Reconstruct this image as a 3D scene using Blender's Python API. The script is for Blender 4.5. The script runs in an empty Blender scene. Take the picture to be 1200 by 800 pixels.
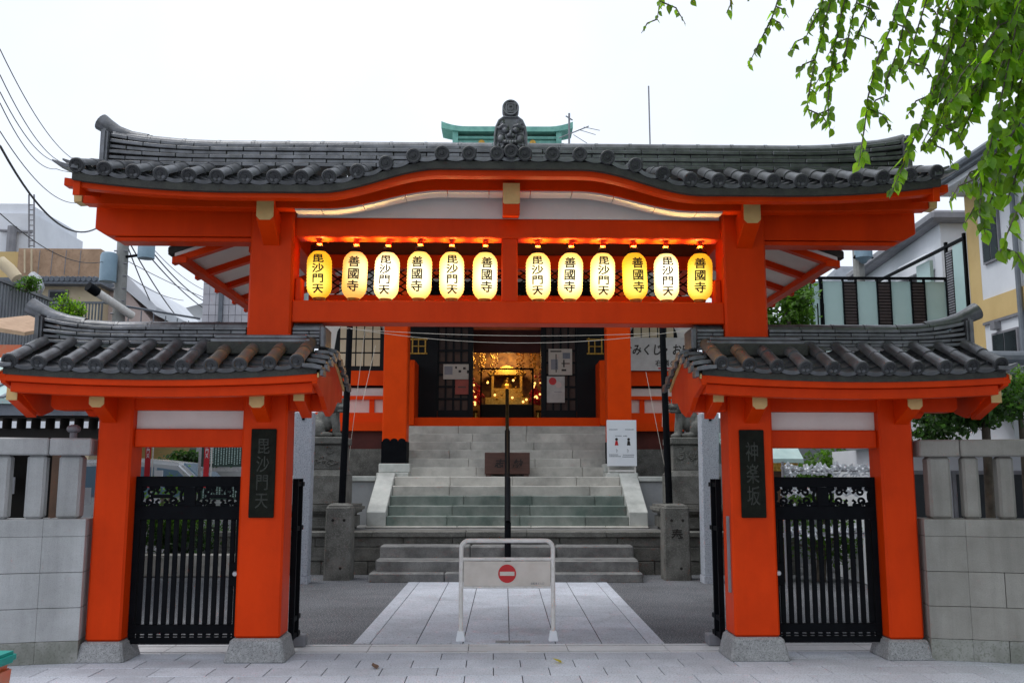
import bpy, bmesh, math, random
from mathutils import Vector, Matrix, Euler
import numpy as np
RND = random.Random(7)
SC = bpy.context.scene
COL = SC.collection

# ------------------------------------------------------------------ camera
F_PX, PITCH, YAW, ROLL, EYE = 1100.0, math.radians(8.12), math.radians(1.25), math.radians(0.06), 1.55
fwd = Vector((math.sin(YAW)*math.cos(PITCH), math.cos(YAW)*math.cos(PITCH), math.sin(PITCH)))
rt0 = fwd.cross(Vector((0, 0, 1))).normalized(); up0 = rt0.cross(fwd)
rt = rt0*math.cos(ROLL) + up0*math.sin(ROLL); up = up0*math.cos(ROLL) - rt0*math.sin(ROLL)
cam = bpy.data.cameras.new('camera'); camo = bpy.data.objects.new('camera', cam); COL.objects.link(camo)
m = Matrix((rt, up, -fwd)).transposed().to_4x4(); m.translation = (0, 0, EYE); camo.matrix_world = m
cam.sensor_width = 36.0; cam.lens = 36.0*F_PX/1200.0; cam.clip_start = 0.05; cam.clip_end = 2000
SC.camera = camo

def at(px, py, Y=None, Z=None, X=None):
    """point of the place seen at a pixel of the photograph, on the plane y = Y (or z = Z, x = X)"""
    d = fwd*F_PX + rt*(px-600) + up*(400-py)
    t = Y/d.y if Y is not None else ((Z-EYE)/d.z if Z is not None else X/d.x)
    return Vector((d.x*t, d.y*t, EYE + d.z*t))

# ------------------------------------------------------------------ light
SUN_EL, SUN_AZ = math.radians(66), math.radians(268)      # azimuth clockwise from +y
w = bpy.data.worlds.new('World'); SC.world = w; w.use_nodes = True
nt = w.node_tree; nt.nodes.clear()
out = nt.nodes.new('ShaderNodeOutputWorld'); bg = nt.nodes.new('ShaderNodeBackground')
sky = nt.nodes.new('ShaderNodeTexSky'); sky.sky_type = 'NISHITA'; sky.sun_disc = False
sky.sun_elevation = SUN_EL; sky.sun_rotation = SUN_AZ; sky.dust_density = 4.0; sky.ozone_density = 1.0; sky.air_density = 1.0
hs = nt.nodes.new('ShaderNodeHueSaturation'); hs.inputs['Saturation'].default_value = 0.22
mx = nt.nodes.new('ShaderNodeMix'); mx.data_type = 'RGBA'; mx.inputs[0].default_value = 0.72
CLOUD = (9.2, 10.0, 11.3, 1)
mx.inputs[7].default_value = CLOUD                          # even cloud deck
tc = nt.nodes.new('ShaderNodeTexCoord'); nz = nt.nodes.new('ShaderNodeTexNoise'); nz.inputs['Scale'].default_value = 1.8; nz.inputs['Detail'].default_value = 6
mp = nt.nodes.new('ShaderNodeMapRange'); mp.inputs[1].default_value = .3; mp.inputs[2].default_value = .75; mp.inputs[3].default_value = .84; mp.inputs[4].default_value = 1.07
mul = nt.nodes.new('ShaderNodeMix'); mul.data_type = 'RGBA'; mul.blend_type = 'MULTIPLY'; mul.inputs[0].default_value = 1
L = nt.links.new
L(sky.outputs[0], hs.inputs['Color']); L(hs.outputs[0], mx.inputs[6]); L(tc.outputs['Generated'], nz.inputs['Vector'])
L(nz.outputs[0], mp.inputs[0]); L(mx.outputs[2], mul.inputs[6]); L(mp.outputs[0], mul.inputs[7]); L(mul.outputs[2], bg.inputs[0])
bg.inputs[1].default_value = 0.106; L(bg.outputs[0], out.inputs[0])
sl = bpy.data.lights.new('sun', 'SUN'); sl.energy = 1.5; sl.angle = math.radians(38); sl.color = (1, .975, .94)
so = bpy.data.objects.new('sun', sl); COL.objects.link(so)
sd = Vector((math.sin(SUN_AZ)*math.cos(SUN_EL), math.cos(SUN_AZ)*math.cos(SUN_EL), math.sin(SUN_EL)))
so.rotation_euler = (-sd).to_track_quat('-Z', 'Y').to_euler(); so.location = (0, 0, 40)
SC.view_settings.view_transform = 'Standard'; SC.view_settings.look = 'None'
SC.view_settings.exposure = 0.30; SC.view_settings.gamma = 1.0

# ------------------------------------------------------------------ materials
def mat(name, col, col2=None, rough=.6, scale=6, detail=5, bump=0, bscale=40, metal=0, spec=.5, rnd=0, stretch=None, spots=None, lo=.35, hi=.65, coat=0, stain=None, streak=None):
    m = bpy.data.materials.new(name); m.use_nodes = True; n = m.node_tree.nodes; l = m.node_tree.links.new
    b = n['Principled BSDF']; b.inputs['Roughness'].default_value = rough; b.inputs['Metallic'].default_value = metal
    b.inputs['Specular IOR Level'].default_value = spec; b.inputs['Coat Weight'].default_value = coat
    tc = n.new('ShaderNodeTexCoord'); vec = tc.outputs['Object']
    if stretch:
        mpg = n.new('ShaderNodeMapping'); mpg.inputs['Scale'].default_value = stretch; l(vec, mpg.inputs[0]); vec = mpg.outputs[0]
    no = n.new('ShaderNodeTexNoise'); no.inputs['Scale'].default_value = scale; no.inputs['Detail'].default_value = detail; no.inputs['Roughness'].default_value = .6; l(vec, no.inputs['Vector'])
    rp = n.new('ShaderNodeMapRange'); rp.inputs[1].default_value = lo; rp.inputs[2].default_value = hi; l(no.outputs[0], rp.inputs[0])
    mi = n.new('ShaderNodeMix'); mi.data_type = 'RGBA'; l(rp.outputs[0], mi.inputs[0])
    c2 = col2 or tuple(c*.8 for c in col)
    mi.inputs[6].default_value = (*col, 1); mi.inputs[7].default_value = (*c2, 1); c = mi.outputs[2]
    if spots:                                              # fine speckle: (colour, scale, amount)
        vo = n.new('ShaderNodeTexNoise'); vo.inputs['Scale'].default_value = spots[1]; vo.inputs['Detail'].default_value = 2; l(tc.outputs['Object'], vo.inputs['Vector'])
        r2 = n.new('ShaderNodeMapRange'); r2.inputs[1].default_value = .52; r2.inputs[2].default_value = .66; r2.inputs[4].default_value = spots[2]; l(vo.outputs[0], r2.inputs[0])
        m2 = n.new('ShaderNodeMix'); m2.data_type = 'RGBA'; l(r2.outputs[0], m2.inputs[0]); l(c, m2.inputs[6]); m2.inputs[7].default_value = (*spots[0], 1); c = m2.outputs[2]
    for st_, sv in ((stain, None), (streak, (3.5, 3.5, .25))):   # broad blotches and rain streaks
        if not st_: continue
        sn = n.new('ShaderNodeTexNoise'); sn.inputs['Scale'].default_value = st_[0]; sn.inputs['Detail'].default_value = 7; sn.inputs['Roughness'].default_value = .68
        if sv:
            m5 = n.new('ShaderNodeMapping'); m5.inputs['Scale'].default_value = sv; l(tc.outputs['Object'], m5.inputs[0]); l(m5.outputs[0], sn.inputs['Vector'])
        else: l(tc.outputs['Object'], sn.inputs['Vector'])
        r5 = n.new('ShaderNodeMapRange'); r5.inputs[1].default_value = .45; r5.inputs[2].default_value = .72; r5.inputs[3].default_value = 1; r5.inputs[4].default_value = 1-st_[1]; l(sn.outputs[0], r5.inputs[0])
        m4 = n.new('ShaderNodeMix'); m4.data_type = 'RGBA'; m4.blend_type = 'MULTIPLY'; m4.inputs[0].default_value = 1; l(c, m4.inputs[6]); l(r5.outputs[0], m4.inputs[7]); c = m4.outputs[2]
    if rnd:
        oi = n.new('ShaderNodeObjectInfo'); r3 = n.new('ShaderNodeMapRange'); r3.inputs[3].default_value = 1-rnd; r3.inputs[4].default_value = 1+rnd; l(oi.outputs['Random'], r3.inputs[0])
        m3 = n.new('ShaderNodeMix'); m3.data_type = 'RGBA'; m3.blend_type = 'MULTIPLY'; m3.inputs[0].default_value = 1; l(c, m3.inputs[6]); l(r3.outputs[0], m3.inputs[7]); c = m3.outputs[2]
    l(c, b.inputs['Base Color'])
    rr = n.new('ShaderNodeMapRange'); rr.inputs[3].default_value = max(.02, rough-.08); rr.inputs[4].default_value = min(1, rough+.1); l(no.outputs[0], rr.inputs[0]); l(rr.outputs[0], b.inputs['Roughness'])
    if bump:
        nb = n.new('ShaderNodeTexNoise'); nb.inputs['Scale'].default_value = bscale; nb.inputs['Detail'].default_value = 4; l(vec, nb.inputs['Vector'])
        bp = n.new('ShaderNodeBump'); bp.inputs['Strength'].default_value = bump; bp.inputs['Distance'].default_value = .02; l(nb.outputs[0], bp.inputs['Height']); l(bp.outputs[0], b.inputs['Normal'])
    return m

def emit(name, col, strength):
    m = bpy.data.materials.new(name); m.use_nodes = True; b = m.node_tree.nodes['Principled BSDF']
    b.inputs['Base Color'].default_value = (*col, 1); b.inputs['Emission Color'].default_value = (*col, 1); b.inputs['Emission Strength'].default_value = strength; b.inputs['Roughness'].default_value = .6
    return m

def lantern_mat(name, core, edge, bulb, power):
    m = bpy.data.materials.new(name); m.use_nodes = True; n = m.node_tree.nodes; l = m.node_tree.links.new
    b = n['Principled BSDF']; b.inputs['Roughness'].default_value = .7; b.inputs['Base Color'].default_value = (*edge, 1)
    tc = n.new('ShaderNodeTexCoord'); vd = n.new('ShaderNodeVectorMath'); vd.operation = 'DISTANCE'; vd.inputs[1].default_value = bulb
    l(tc.outputs['Object'], vd.inputs[0])
    rp = n.new('ShaderNodeMapRange'); rp.interpolation_type = 'SMOOTHSTEP'; rp.inputs[1].default_value = .06; rp.inputs[2].default_value = .24; l(vd.outputs['Value'], rp.inputs[0])
    mi = n.new('ShaderNodeMix'); mi.data_type = 'RGBA'; l(rp.outputs[0], mi.inputs[0]); mi.inputs[6].default_value = (*core, 1); mi.inputs[7].default_value = (*edge, 1)
    l(mi.outputs[2], b.inputs['Emission Color'])
    st = n.new('ShaderNodeMapRange'); st.inputs[3].default_value = power; st.inputs[4].default_value = power*.52; l(rp.outputs[0], st.inputs[0]); l(st.outputs[0], b.inputs['Emission Strength'])
    return m

def leaf_mat(name, col, trans, rnd=.35, gloss=.45):
    m = bpy.data.materials.new(name); m.use_nodes = True; n = m.node_tree.nodes; l = m.node_tree.links.new
    b = n['Principled BSDF']; b.inputs['Roughness'].default_value = gloss; o = n['Material Output']
    tr = n.new('ShaderNodeBsdfTranslucent'); mxs = n.new('ShaderNodeMixShader'); mxs.inputs[0].default_value = .55
    ge = n.new('ShaderNodeNewGeometry'); oi = n.new('ShaderNodeObjectInfo'); ad = n.new('ShaderNodeMath'); ad.operation = 'ADD'; l(ge.outputs['Random Per Island'], ad.inputs[0]); l(oi.outputs['Random'], ad.inputs[1])
    fr = n.new('ShaderNodeMath'); fr.operation = 'FRACT'; l(ad.outputs[0], fr.inputs[0])
    rp = n.new('ShaderNodeMapRange'); rp.inputs[3].default_value = 1-rnd; rp.inputs[4].default_value = 1+rnd; l(fr.outputs[0], rp.inputs[0])
    for c, tgt in ((col, b.inputs['Base Color']), (trans, tr.inputs['Color'])):
        mu = n.new('ShaderNodeMix'); mu.data_type = 'RGBA'; mu.blend_type = 'MULTIPLY'; mu.inputs[0].default_value = 1; mu.inputs[6].default_value = (*c, 1); l(rp.outputs[0], mu.inputs[7]); l(mu.outputs[2], tgt)
    l(b.outputs[0], mxs.inputs[1]); l(tr.outputs[0], mxs.inputs[2]); l(mxs.outputs[0], o.inputs['Surface'])
    return m

def glass_mat(name, col, rough=.08, alpha=1.0):
    m = bpy.data.materials.new(name); m.use_nodes = True; b = m.node_tree.nodes['Principled BSDF']
    b.inputs['Base Color'].default_value = (*col, 1); b.inputs['Roughness'].default_value = rough; b.inputs['Specular IOR Level'].default_value = .8; b.inputs['Alpha'].default_value = alpha
    return m

M = dict(
 red=mat('vermilion_paint', (.70, .047, .001), (.62, .039, .001), rough=.42, scale=3, bump=.06, bscale=14, spec=.12, stretch=(1, 1, .35), stain=(1.5, .14), streak=(1.0, .10)),
 red2=mat('hall_vermilion', (.78, .064, .003), (.70, .055, .003), rough=.45, scale=3, spec=.08),
 tan=mat('ochre_end_paint', (.62, .43, .17), (.55, .37, .14), rough=.5, scale=9),
 tile=mat('smoked_roof_tile', (.15, .155, .17), (.075, .078, .085), rough=.34, scale=9, bump=.10, bscale=45, spec=.8, metal=.4, rnd=.25, spots=((.14, .14, .13), 30, .35)),
 tile_warm=mat('rust_stained_tile', (.15, .095, .055), (.07, .067, .064), rough=.5, scale=8, bump=.12, bscale=45, spec=.5, rnd=.2),
 tile_end=mat('shaded_tile_end', (.050, .051, .055), (.030, .031, .033), rough=.5, scale=14, bump=.15, bscale=60, spec=.35, rnd=.25),  # eave discs: darker copy of the tile, their shading put into the colour
 tile_moss=mat('tile_bedding', (.045, .046, .038), (.03, .03, .028), rough=.8, scale=12, bump=.3, bscale=60),
 white=mat('lime_plaster', (.72, .68, .64), (.64, .60, .56), rough=.8, scale=2.5, bump=.05, bscale=50),
 granite=mat('grey_granite', (.34, .345, .35), (.24, .245, .25), rough=.75, scale=40, detail=6, bump=.25, bscale=130, spots=((.10, .10, .11), 110, .8), rnd=.08, stain=(2.2, .36)),
 granite2=mat('pale_granite_slab', (.50, .53, .595), (.43, .455, .515), rough=.72, scale=3, bump=.14, bscale=110, spots=((.26, .28, .32), 70, .95), rnd=.09, spec=.4, stain=(1.1, .24)),
 wallst=mat('washed_concrete_block', (.46, .465, .47), (.385, .39, .39), rough=.85, scale=2.2, bump=.15, bscale=90, spots=((.24, .24, .235), 150, .35), rnd=.05, stain=(1.6, .22), streak=(1.2, .22)),
 wallst_r=mat('shaded_buff_block', (.33, .317, .29), (.27, .257, .232), rough=.85, scale=2.2, bump=.15, bscale=90, spots=((.2, .19, .17), 150, .35), rnd=.05, stain=(1.6, .22), streak=(1.2, .25)),  # right fence: buff stone, colour also darkened to carry the tree's shade
 wallbase=mat('stained_base_block', (.33, .33, .31), (.2, .205, .18), rough=.85, scale=4, bump=.2, bscale=80, spots=((.14, .15, .12), 60, .6), rnd=.06),
 railslab=mat('pale_rail_slab', (.66, .67, .69), (.56, .57, .59), rough=.6, scale=3, spots=((.4, .41, .43), 85, .4), rnd=.05, stain=(1.1, .12)),
 asphalt=mat('rough_asphalt', (.088, .093, .106), (.058, .062, .073), rough=.8, scale=2, bump=.7, bscale=70, spots=((.34, .35, .37), 70, 1.0), stain=(.7, .4)),
 stone_old=mat('old_grey_stone', (.16, .158, .145), (.085, .085, .075), rough=.85, scale=5, bump=.4, bscale=45, spots=((.24, .235, .22), 60, .5), rnd=.12, stain=(2.2, .36)),
 stone_step=mat('lower_step_stone', (.22, .22, .215), (.12, .12, .12), rough=.8, scale=4, bump=.35, bscale=50, rnd=.12, spots=((.1, .1, .1), 50, .5), stain=(2.2, .36)),
 stone_green=mat('algae_stained_step', (.235, .26, .235), (.11, .15, .13), rough=.7, scale=2.6, bump=.15, bscale=60, rnd=.12, stretch=(1, 1, .6), stain=(2.2, .36)),
 stone_lite=mat('pale_step_stone', (.58, .56, .51), (.45, .435, .395), rough=.75, scale=2.5, bump=.15, bscale=60, rnd=.10, stain=(2.2, .36)),
 cheek=mat('pale_cheek_stone', (.56, .57, .54), (.44, .46, .43), rough=.7, scale=3, bump=.15, bscale=60, rnd=.05, stain=(2.2, .36)),
 black=mat('black_iron', (.004, .0045, .006), (.006, .007, .009), rough=.55, scale=8, spec=.05),
 blackwood=mat('black_lacquer_door', (.006, .007, .009), (.009, .010, .012), rough=.5, scale=4, spec=.15),
 bronze=mat('dark_bronze_plate', (.010, .011, .009), (.016, .018, .014), rough=.7, scale=12, metal=0, bump=.2, bscale=40, spec=.04),
 bronze_lt=mat('bronze_letters', (.017, .0185, .0155), (.04, .044, .036), rough=.4, metal=.5, scale=20),
 gold=mat('aged_gold', (.55, .33, .07), (.3, .17, .03), rough=.35, metal=.8, scale=25),
 steel=mat('white_powder_coat', (.72, .70, .68), (.62, .60, .57), rough=.4, scale=8, spots=((.4, .36, .3), 30, .25)),
 signcream=mat('weathered_sign_plate', (.62, .57, .52), (.52, .47, .42), rough=.5, scale=5),
 signred=mat('sign_red', (.55, .008, .012), rough=.4),
 paper=mat('white_paper', (.75, .78, .82), (.70, .73, .78), rough=.7, scale=3),
 ink=mat('black_ink', (.018, .012, .010), rough=.6),
 brownink=mat('lantern_ink', (.035, .014, .006), rough=.7),
 wood=mat('dark_red_wood', (.10, .042, .03), (.065, .028, .02), rough=.5, scale=3, stretch=(1, 1, 8)),
 woodb=mat('brown_wood', (.12, .06, .03), (.07, .035, .018), rough=.6, scale=3),
 rail=mat('rail_steel', (.55, .55, .56), (.4, .4, .42), rough=.35, metal=.8, scale=30),
 groove=mat('groove_dirt', (.035, .035, .038), rough=.9),
 copper=mat('verdigris_copper', (.20, .46, .38), (.13, .34, .29), rough=.6, scale=6, bump=.1),
 copper_lt=mat('pale_copper_roof', (.40, .52, .50), (.32, .44, .43), rough=.5, scale=4),
 cream=mat('cream_window_paper', (.62, .52, .36), (.55, .45, .3), rough=.8, scale=2),
 concrete=mat('bare_concrete', (.38, .39, .40), (.28, .29, .3), rough=.8, scale=1.5, bump=.15, bscale=20),
 bwhite=mat('white_house_render', (.70, .72, .76), (.62, .64, .68), rough=.8, scale=1.2, bump=.05),
 byellow=mat('ochre_house_render', (.62, .45, .20), (.54, .38, .16), rough=.8, scale=1.5),
 btan=mat('tan_brick_render', (.44, .29, .19), (.34, .22, .14), rough=.85, scale=3, bump=.3, bscale=12, spots=((.3, .19, .12), 12, .5)),
 bgrey=mat('ribbed_grey_siding', (.27, .285, .31), (.21, .22, .245), rough=.7, scale=2),
 btile=mat('lilac_wall_tile', (.50, .49, .53), (.42, .41, .45), rough=.5, scale=2, rnd=.06),
 bpink=mat('pale_pink_render', (.60, .48, .44), (.52, .41, .38), rough=.8, scale=2),
 slate=mat('grey_slate_roof', (.16, .18, .21), (.11, .125, .15), rough=.6, scale=4, bump=.2, bscale=20),
 eave=mat('grey_metal_eave', (.22, .22, .24), (.17, .17, .19), rough=.5, scale=4),
 frost=mat('frosted_balcony_glass', (.42, .56, .55), (.36, .50, .49), rough=.18, scale=1.0, spec=.7),
 louver=mat('dark_brown_louver', (.045, .028, .028), (.03, .02, .02), rough=.5, scale=5),
 glass=mat('dark_window_glass', (.022, .028, .033), (.012, .015, .018), rough=.15, scale=1.5, spec=.22),
 carglass=glass_mat('car_glass', (.10, .16, .22), .05),
 carpaint=mat('silver_car_paint', (.62, .64, .67), (.58, .60, .63), rough=.25, metal=.5, scale=2, spec=.6, coat=.6),
 rubber=mat('black_rubber', (.015, .015, .016), rough=.8),
 pole=mat('weathered_pole_concrete', (.30, .30, .29), (.22, .22, .21), rough=.8, scale=4, bump=.2),
 trafo=mat('blue_grey_transformer', (.22, .32, .40), (.18, .27, .34), rough=.5, scale=4),
 cable=mat('black_cable', (.012, .013, .016), rough=.6),
 rope=mat('pale_cord', (.50, .46, .40), rough=.8),
 orange=mat('orange_plastic', (.60, .10, .03), (.5, .16, .08), rough=.4, scale=9),
 teal=mat('teal_plastic', (.0, .30, .25), (.0, .26, .22), rough=.35, scale=9),
 banner=mat('red_banner_cloth', (.55, .02, .03), (.48, .015, .025), rough=.8, scale=6),
 dark=mat('dark_interior_timber', (.012, .010, .009), (.02, .016, .013), rough=.8, scale=3),
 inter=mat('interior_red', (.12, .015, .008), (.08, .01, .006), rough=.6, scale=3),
 board=mat('notice_board_green', (.012, .03, .025), (.02, .045, .035), rough=.4, scale=6),
 bark=mat('grey_bark', (.11, .09, .07), (.06, .05, .04), rough=.9, scale=10, bump=.6, bscale=25),
 leaf=leaf_mat('street_tree_leaf', (.085, .18, .014), (.34, .62, .025), .55),
 leaf_y=leaf_mat('yellowing_leaf', (.5, .4, .02), (.7, .6, .05), .2),
 shrub=leaf_mat('shrub_leaf', (.075, .16, .02), (.12, .28, .02), .45),
 darkleaf=leaf_mat('evergreen_leaf', (.028, .075, .016), (.06, .15, .02), .5),
 lip1=lantern_mat('lantern_paper_white', (1, .93, .70), (1, .74, .25), (.0, -.14, .0), 1.9),
 lip2=lantern_mat('lantern_paper_pale', (1, .90, .52), (1, .66, .14), (.02, -.14, -.02), 1.7),
 lip3=lantern_mat('lantern_paper_yellow', (1, .80, .16), (.95, .52, .02), (-.05, -.15, -.06), 1.15),
 lip4=lantern_mat('lantern_paper_amber', (1, .82, .40), (.95, .50, .10), (.09, -.13, .02), 1.25),
 lampglow=emit('altar_lamp_glow', (1, .58, .16), 1.7),
)

# ------------------------------------------------------------------ mesh builder
W = {}                     # world origin of every object that parents others
FRAME = None               # optional map applied to every vertex (the hall stands turned a little against the gate)
def hallframe(v):
    c, s = math.cos(.0145), math.sin(.0145); x, y = v[0], v[1]-8
    return (.16 + x*c + y*s, 8 + y*c - x*s, v[2])

class MB:
    def __init__(s): s.v = []; s.f = []
    def add(s, vs, fs):
        o = len(s.v); s.v += [tuple(p) for p in vs]; s.f += [tuple(i+o for i in f) for f in fs]; return s
    def box(s, x0, x1, y0, y1, z0, z1):
        return s.add([(x0,y0,z0),(x1,y0,z0),(x1,y1,z0),(x0,y1,z0),(x0,y0,z1),(x1,y0,z1),(x1,y1,z1),(x0,y1,z1)],
                     [(0,3,2,1),(4,5,6,7),(0,1,5,4),(1,2,6,5),(2,3,7,6),(3,0,4,7)])
    def frus(s, a, z0, b, z1):       # a, b = (x0,x1,y0,y1)
        return s.add([(a[0],a[2],z0),(a[1],a[2],z0),(a[1],a[3],z0),(a[0],a[3],z0),(b[0],b[2],z1),(b[1],b[2],z1),(b[1],b[3],z1),(b[0],b[3],z1)],
                     [(0,3,2,1),(4,5,6,7),(0,1,5,4),(1,2,6,5),(2,3,7,6),(3,0,4,7)])
    def prism(s, pts, axis, a, b):   # polygon pts in the plane normal to axis, from a to b
        f = {'x': lambda p, t: (t, p[0], p[1]), 'y': lambda p, t: (p[0], t, p[1]), 'z': lambda p, t: (p[0], p[1], t)}[axis]
        n = len(pts); vs = [f(p, a) for p in pts] + [f(p, b) for p in pts]
        return s.add(vs, [tuple(range(n)), tuple(range(2*n-1, n-1, -1))] + [(i, (i+1) % n, n+(i+1) % n, n+i) for i in range(n)])
    def tube(s, path, r, n=8, caps=True):
        path = [Vector(p) for p in path]; rs = r if isinstance(r, (list, tuple)) else [r]*len(path)
        vs = []; prev = None
        for i, p in enumerate(path):
            d = (path[min(i+1, len(path)-1)] - path[max(i-1, 0)]).normalized()
            a = prev if prev else (Vector((0, 0, 1)) if abs(d.z) < .9 else Vector((1, 0, 0)))
            u = (a - d*a.dot(d)).normalized(); prev = u; q = d.cross(u)
            vs += [p + (u*math.cos(2*math.pi*k/n) + q*math.sin(2*math.pi*k/n))*rs[i] for k in range(n)]
        fs = [(i*n+k, i*n+(k+1) % n, (i+1)*n+(k+1) % n, (i+1)*n+k) for i in range(len(path)-1) for k in range(n)]
        if caps: fs += [tuple(range(n-1, -1, -1)), tuple(range((len(path)-1)*n, len(path)*n))]
        return s.add(vs, fs)
    def lathe(s, c, prof, n=24, axis='z'):
        vs = []
        for r, h in prof:
            for k in range(n):
                a = 2*math.pi*k/n; x, y = r*math.cos(a), r*math.sin(a)
                vs.append({'z': (c[0]+x, c[1]+y, c[2]+h), 'y': (c[0]+x, c[1]+h, c[2]+y), 'x': (c[0]+h, c[1]+x, c[2]+y)}[axis])
        fs = [(i*n+k, i*n+(k+1) % n, (i+1)*n+(k+1) % n, (i+1)*n+k) for i in range(len(prof)-1) for k in range(n)]
        if prof[0][0] > 1e-5: fs.append(tuple(range(n-1, -1, -1)))
        if prof[-1][0] > 1e-5: fs.append(tuple(range((len(prof)-1)*n, len(prof)*n)))
        return s.add(vs, fs)
    def ball(s, c, rx, ry=None, rz=None, n=10, m=7):
        ry = ry or rx; rz = rz or rx; vs = [(c[0], c[1], c[2]-rz)]
        for i in range(1, m):
            t = -math.pi/2 + math.pi*i/m
            vs += [(c[0]+rx*math.cos(t)*math.cos(2*math.pi*k/n), c[1]+ry*math.cos(t)*math.sin(2*math.pi*k/n), c[2]+rz*math.sin(t)) for k in range(n)]
        vs.append((c[0], c[1], c[2]+rz)); e = len(vs)-1
        fs = [(0, 1+(k+1) % n, 1+k) for k in range(n)] + [(1+(m-2)*n+k, 1+(m-2)*n+(k+1) % n, e) for k in range(n)]
        fs += [(1+i*n+k, 1+i*n+(k+1) % n, 1+(i+1)*n+(k+1) % n, 1+(i+1)*n+k) for i in range(m-2) for k in range(n)]
        return s.add(vs, fs)
    def sweep(s, us, zb, zt, y0, y1):   # a board along x whose underside and top follow zb(u), zt(u)
        vs = []
        for u in us: vs += [(u, y0, zb(u)), (u, y0, zt(u)), (u, y1, zt(u)), (u, y1, zb(u))]
        fs = [(i*4+k, i*4+(k+1) % 4, i*4+4+(k+1) % 4, i*4+4+k) for i in range(len(us)-1) for k in range(4)]
        n = len(us)-1; fs += [(0, 1, 2, 3), (n*4+3, n*4+2, n*4+1, n*4)]
        return s.add(vs, fs)
    def mesh(s, name, mats, smooth=None, bevel=0, off=(0, 0, 0), seg=1):
        me = bpy.data.meshes.new(name)
        vs = [FRAME(v) for v in s.v] if FRAME else s.v
        me.from_pydata([(v[0]-off[0], v[1]-off[1], v[2]-off[2]) for v in vs], [], s.f)
        bm = bmesh.new(); bm.from_mesh(me); bmesh.ops.recalc_face_normals(bm, faces=bm.faces)
        if bevel: bmesh.ops.bevel(bm, geom=[e for e in bm.edges if e.is_manifold and e.calc_face_angle(0) > .5], offset=bevel, segments=seg, affect='EDGES', clamp_overlap=True)
        bm.to_mesh(me); bm.free()
        for mm in (mats if isinstance(mats, (list, tuple)) else [mats]): me.materials.append(mm)
        if smooth is not None:
            me.shade_smooth(); me.set_sharp_from_angle(angle=math.radians(smooth))
        return me
    def obj(s, name, mats, parent=None, smooth=None, bevel=0, kind=None, seg=1):
        if parent: off = W[parent.name]
        else:
            vs = [FRAME(v) for v in s.v] if FRAME else s.v
            a = np.array(vs); off = ((a[:, 0].min()+a[:, 0].max())/2, (a[:, 1].min()+a[:, 1].max())/2, a[:, 2].min())
        o = bpy.data.objects.new(name, s.mesh(name, mats, smooth, bevel, off, seg)); COL.objects.link(o)
        if parent: o.parent = parent
        else: o.location = off
        W[o.name] = off
        if kind: o['kind'] = kind
        return o

def tag(o, label=None, cat=None, group=None, kind=None):
    if label: o['label'] = label
    if cat: o['category'] = cat
    if group: o['group'] = group
    if kind: o['kind'] = kind
    return o
def thing(name, label, cat, loc, group=None):
    o = bpy.data.objects.new(name, None); o.empty_display_size = .1; COL.objects.link(o)
    p = FRAME(loc) if FRAME else tuple(loc); o.location = p; W[o.name] = p
    return tag(o, label, cat, group)
def inst(me, name, parent, loc, rot=(0, 0, 0), scale=None, label=None):
    o = bpy.data.objects.new(name, me); COL.objects.link(o)
    p = FRAME(loc) if FRAME else tuple(loc)
    if parent:
        q = W[parent.name]; o.parent = parent; o.location = (p[0]-q[0], p[1]-q[1], p[2]-q[2])
    else: o.location = p
    o.rotation_euler = rot; W[o.name] = p
    if scale: o.scale = scale
    if label: o['label'] = label
    return o
def one(name, label, cat, mb, mats, group=None, smooth=None, bevel=0):
    return tag(mb.obj(name, mats, None, smooth, bevel), label, cat, group)

def text_mb(s, w, h, cx, cz, y, depth=.004, bold=.018, fn=None, squash=None, vertical=False, shear=0):
    """characters standing in the xz plane facing -y, each fitted to a cell; fn bends the points"""
    mb = MB(); n = len(s)
    for i, ch in enumerate(s):
        if ch in ' ': continue
        cu = bpy.data.curves.new('glyph', 'FONT'); cu.body = ch; cu.size = 1; cu.offset = bold; cu.resolution_u = 3; cu.extrude = .5; cu.shear = shear
        ob = bpy.data.objects.new('glyph', cu); COL.objects.link(ob)
        me = bpy.data.meshes.new_from_object(ob.evaluated_get(bpy.context.evaluated_depsgraph_get()))
        vs = [tuple(v.co) for v in me.vertices]; fs = [tuple(p.vertices) for p in me.polygons]
        bpy.data.objects.remove(ob); bpy.data.curves.remove(cu); bpy.data.meshes.remove(me)
        if not vs: continue
        px, pz = (cx, cz + h*((n-1)/2 - i)) if vertical else (cx + w*(i-(n-1)/2), cz)
        if ch.isascii() or ch in '・': gw = (max(v[0] for v in vs)+min(v[0] for v in vs))/2
        else: gw = .5
        pts = [(px + (v[0]-gw)*w*.95, y - v[2]*depth, pz + (v[1]-.38)*h*.95) for v in vs]
        mb.add([fn(*p) for p in pts] if fn else pts, fs)
    return mb

# ------------------------------------------------------------------ ground
def ss(a, b, x):
    t = min(1, max(0, (x-a)/(b-a))); return t*t*(3-2*t)
def lin(a, b, n): return [a+(b-a)*i/(n-1) for i in range(n)]

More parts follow.
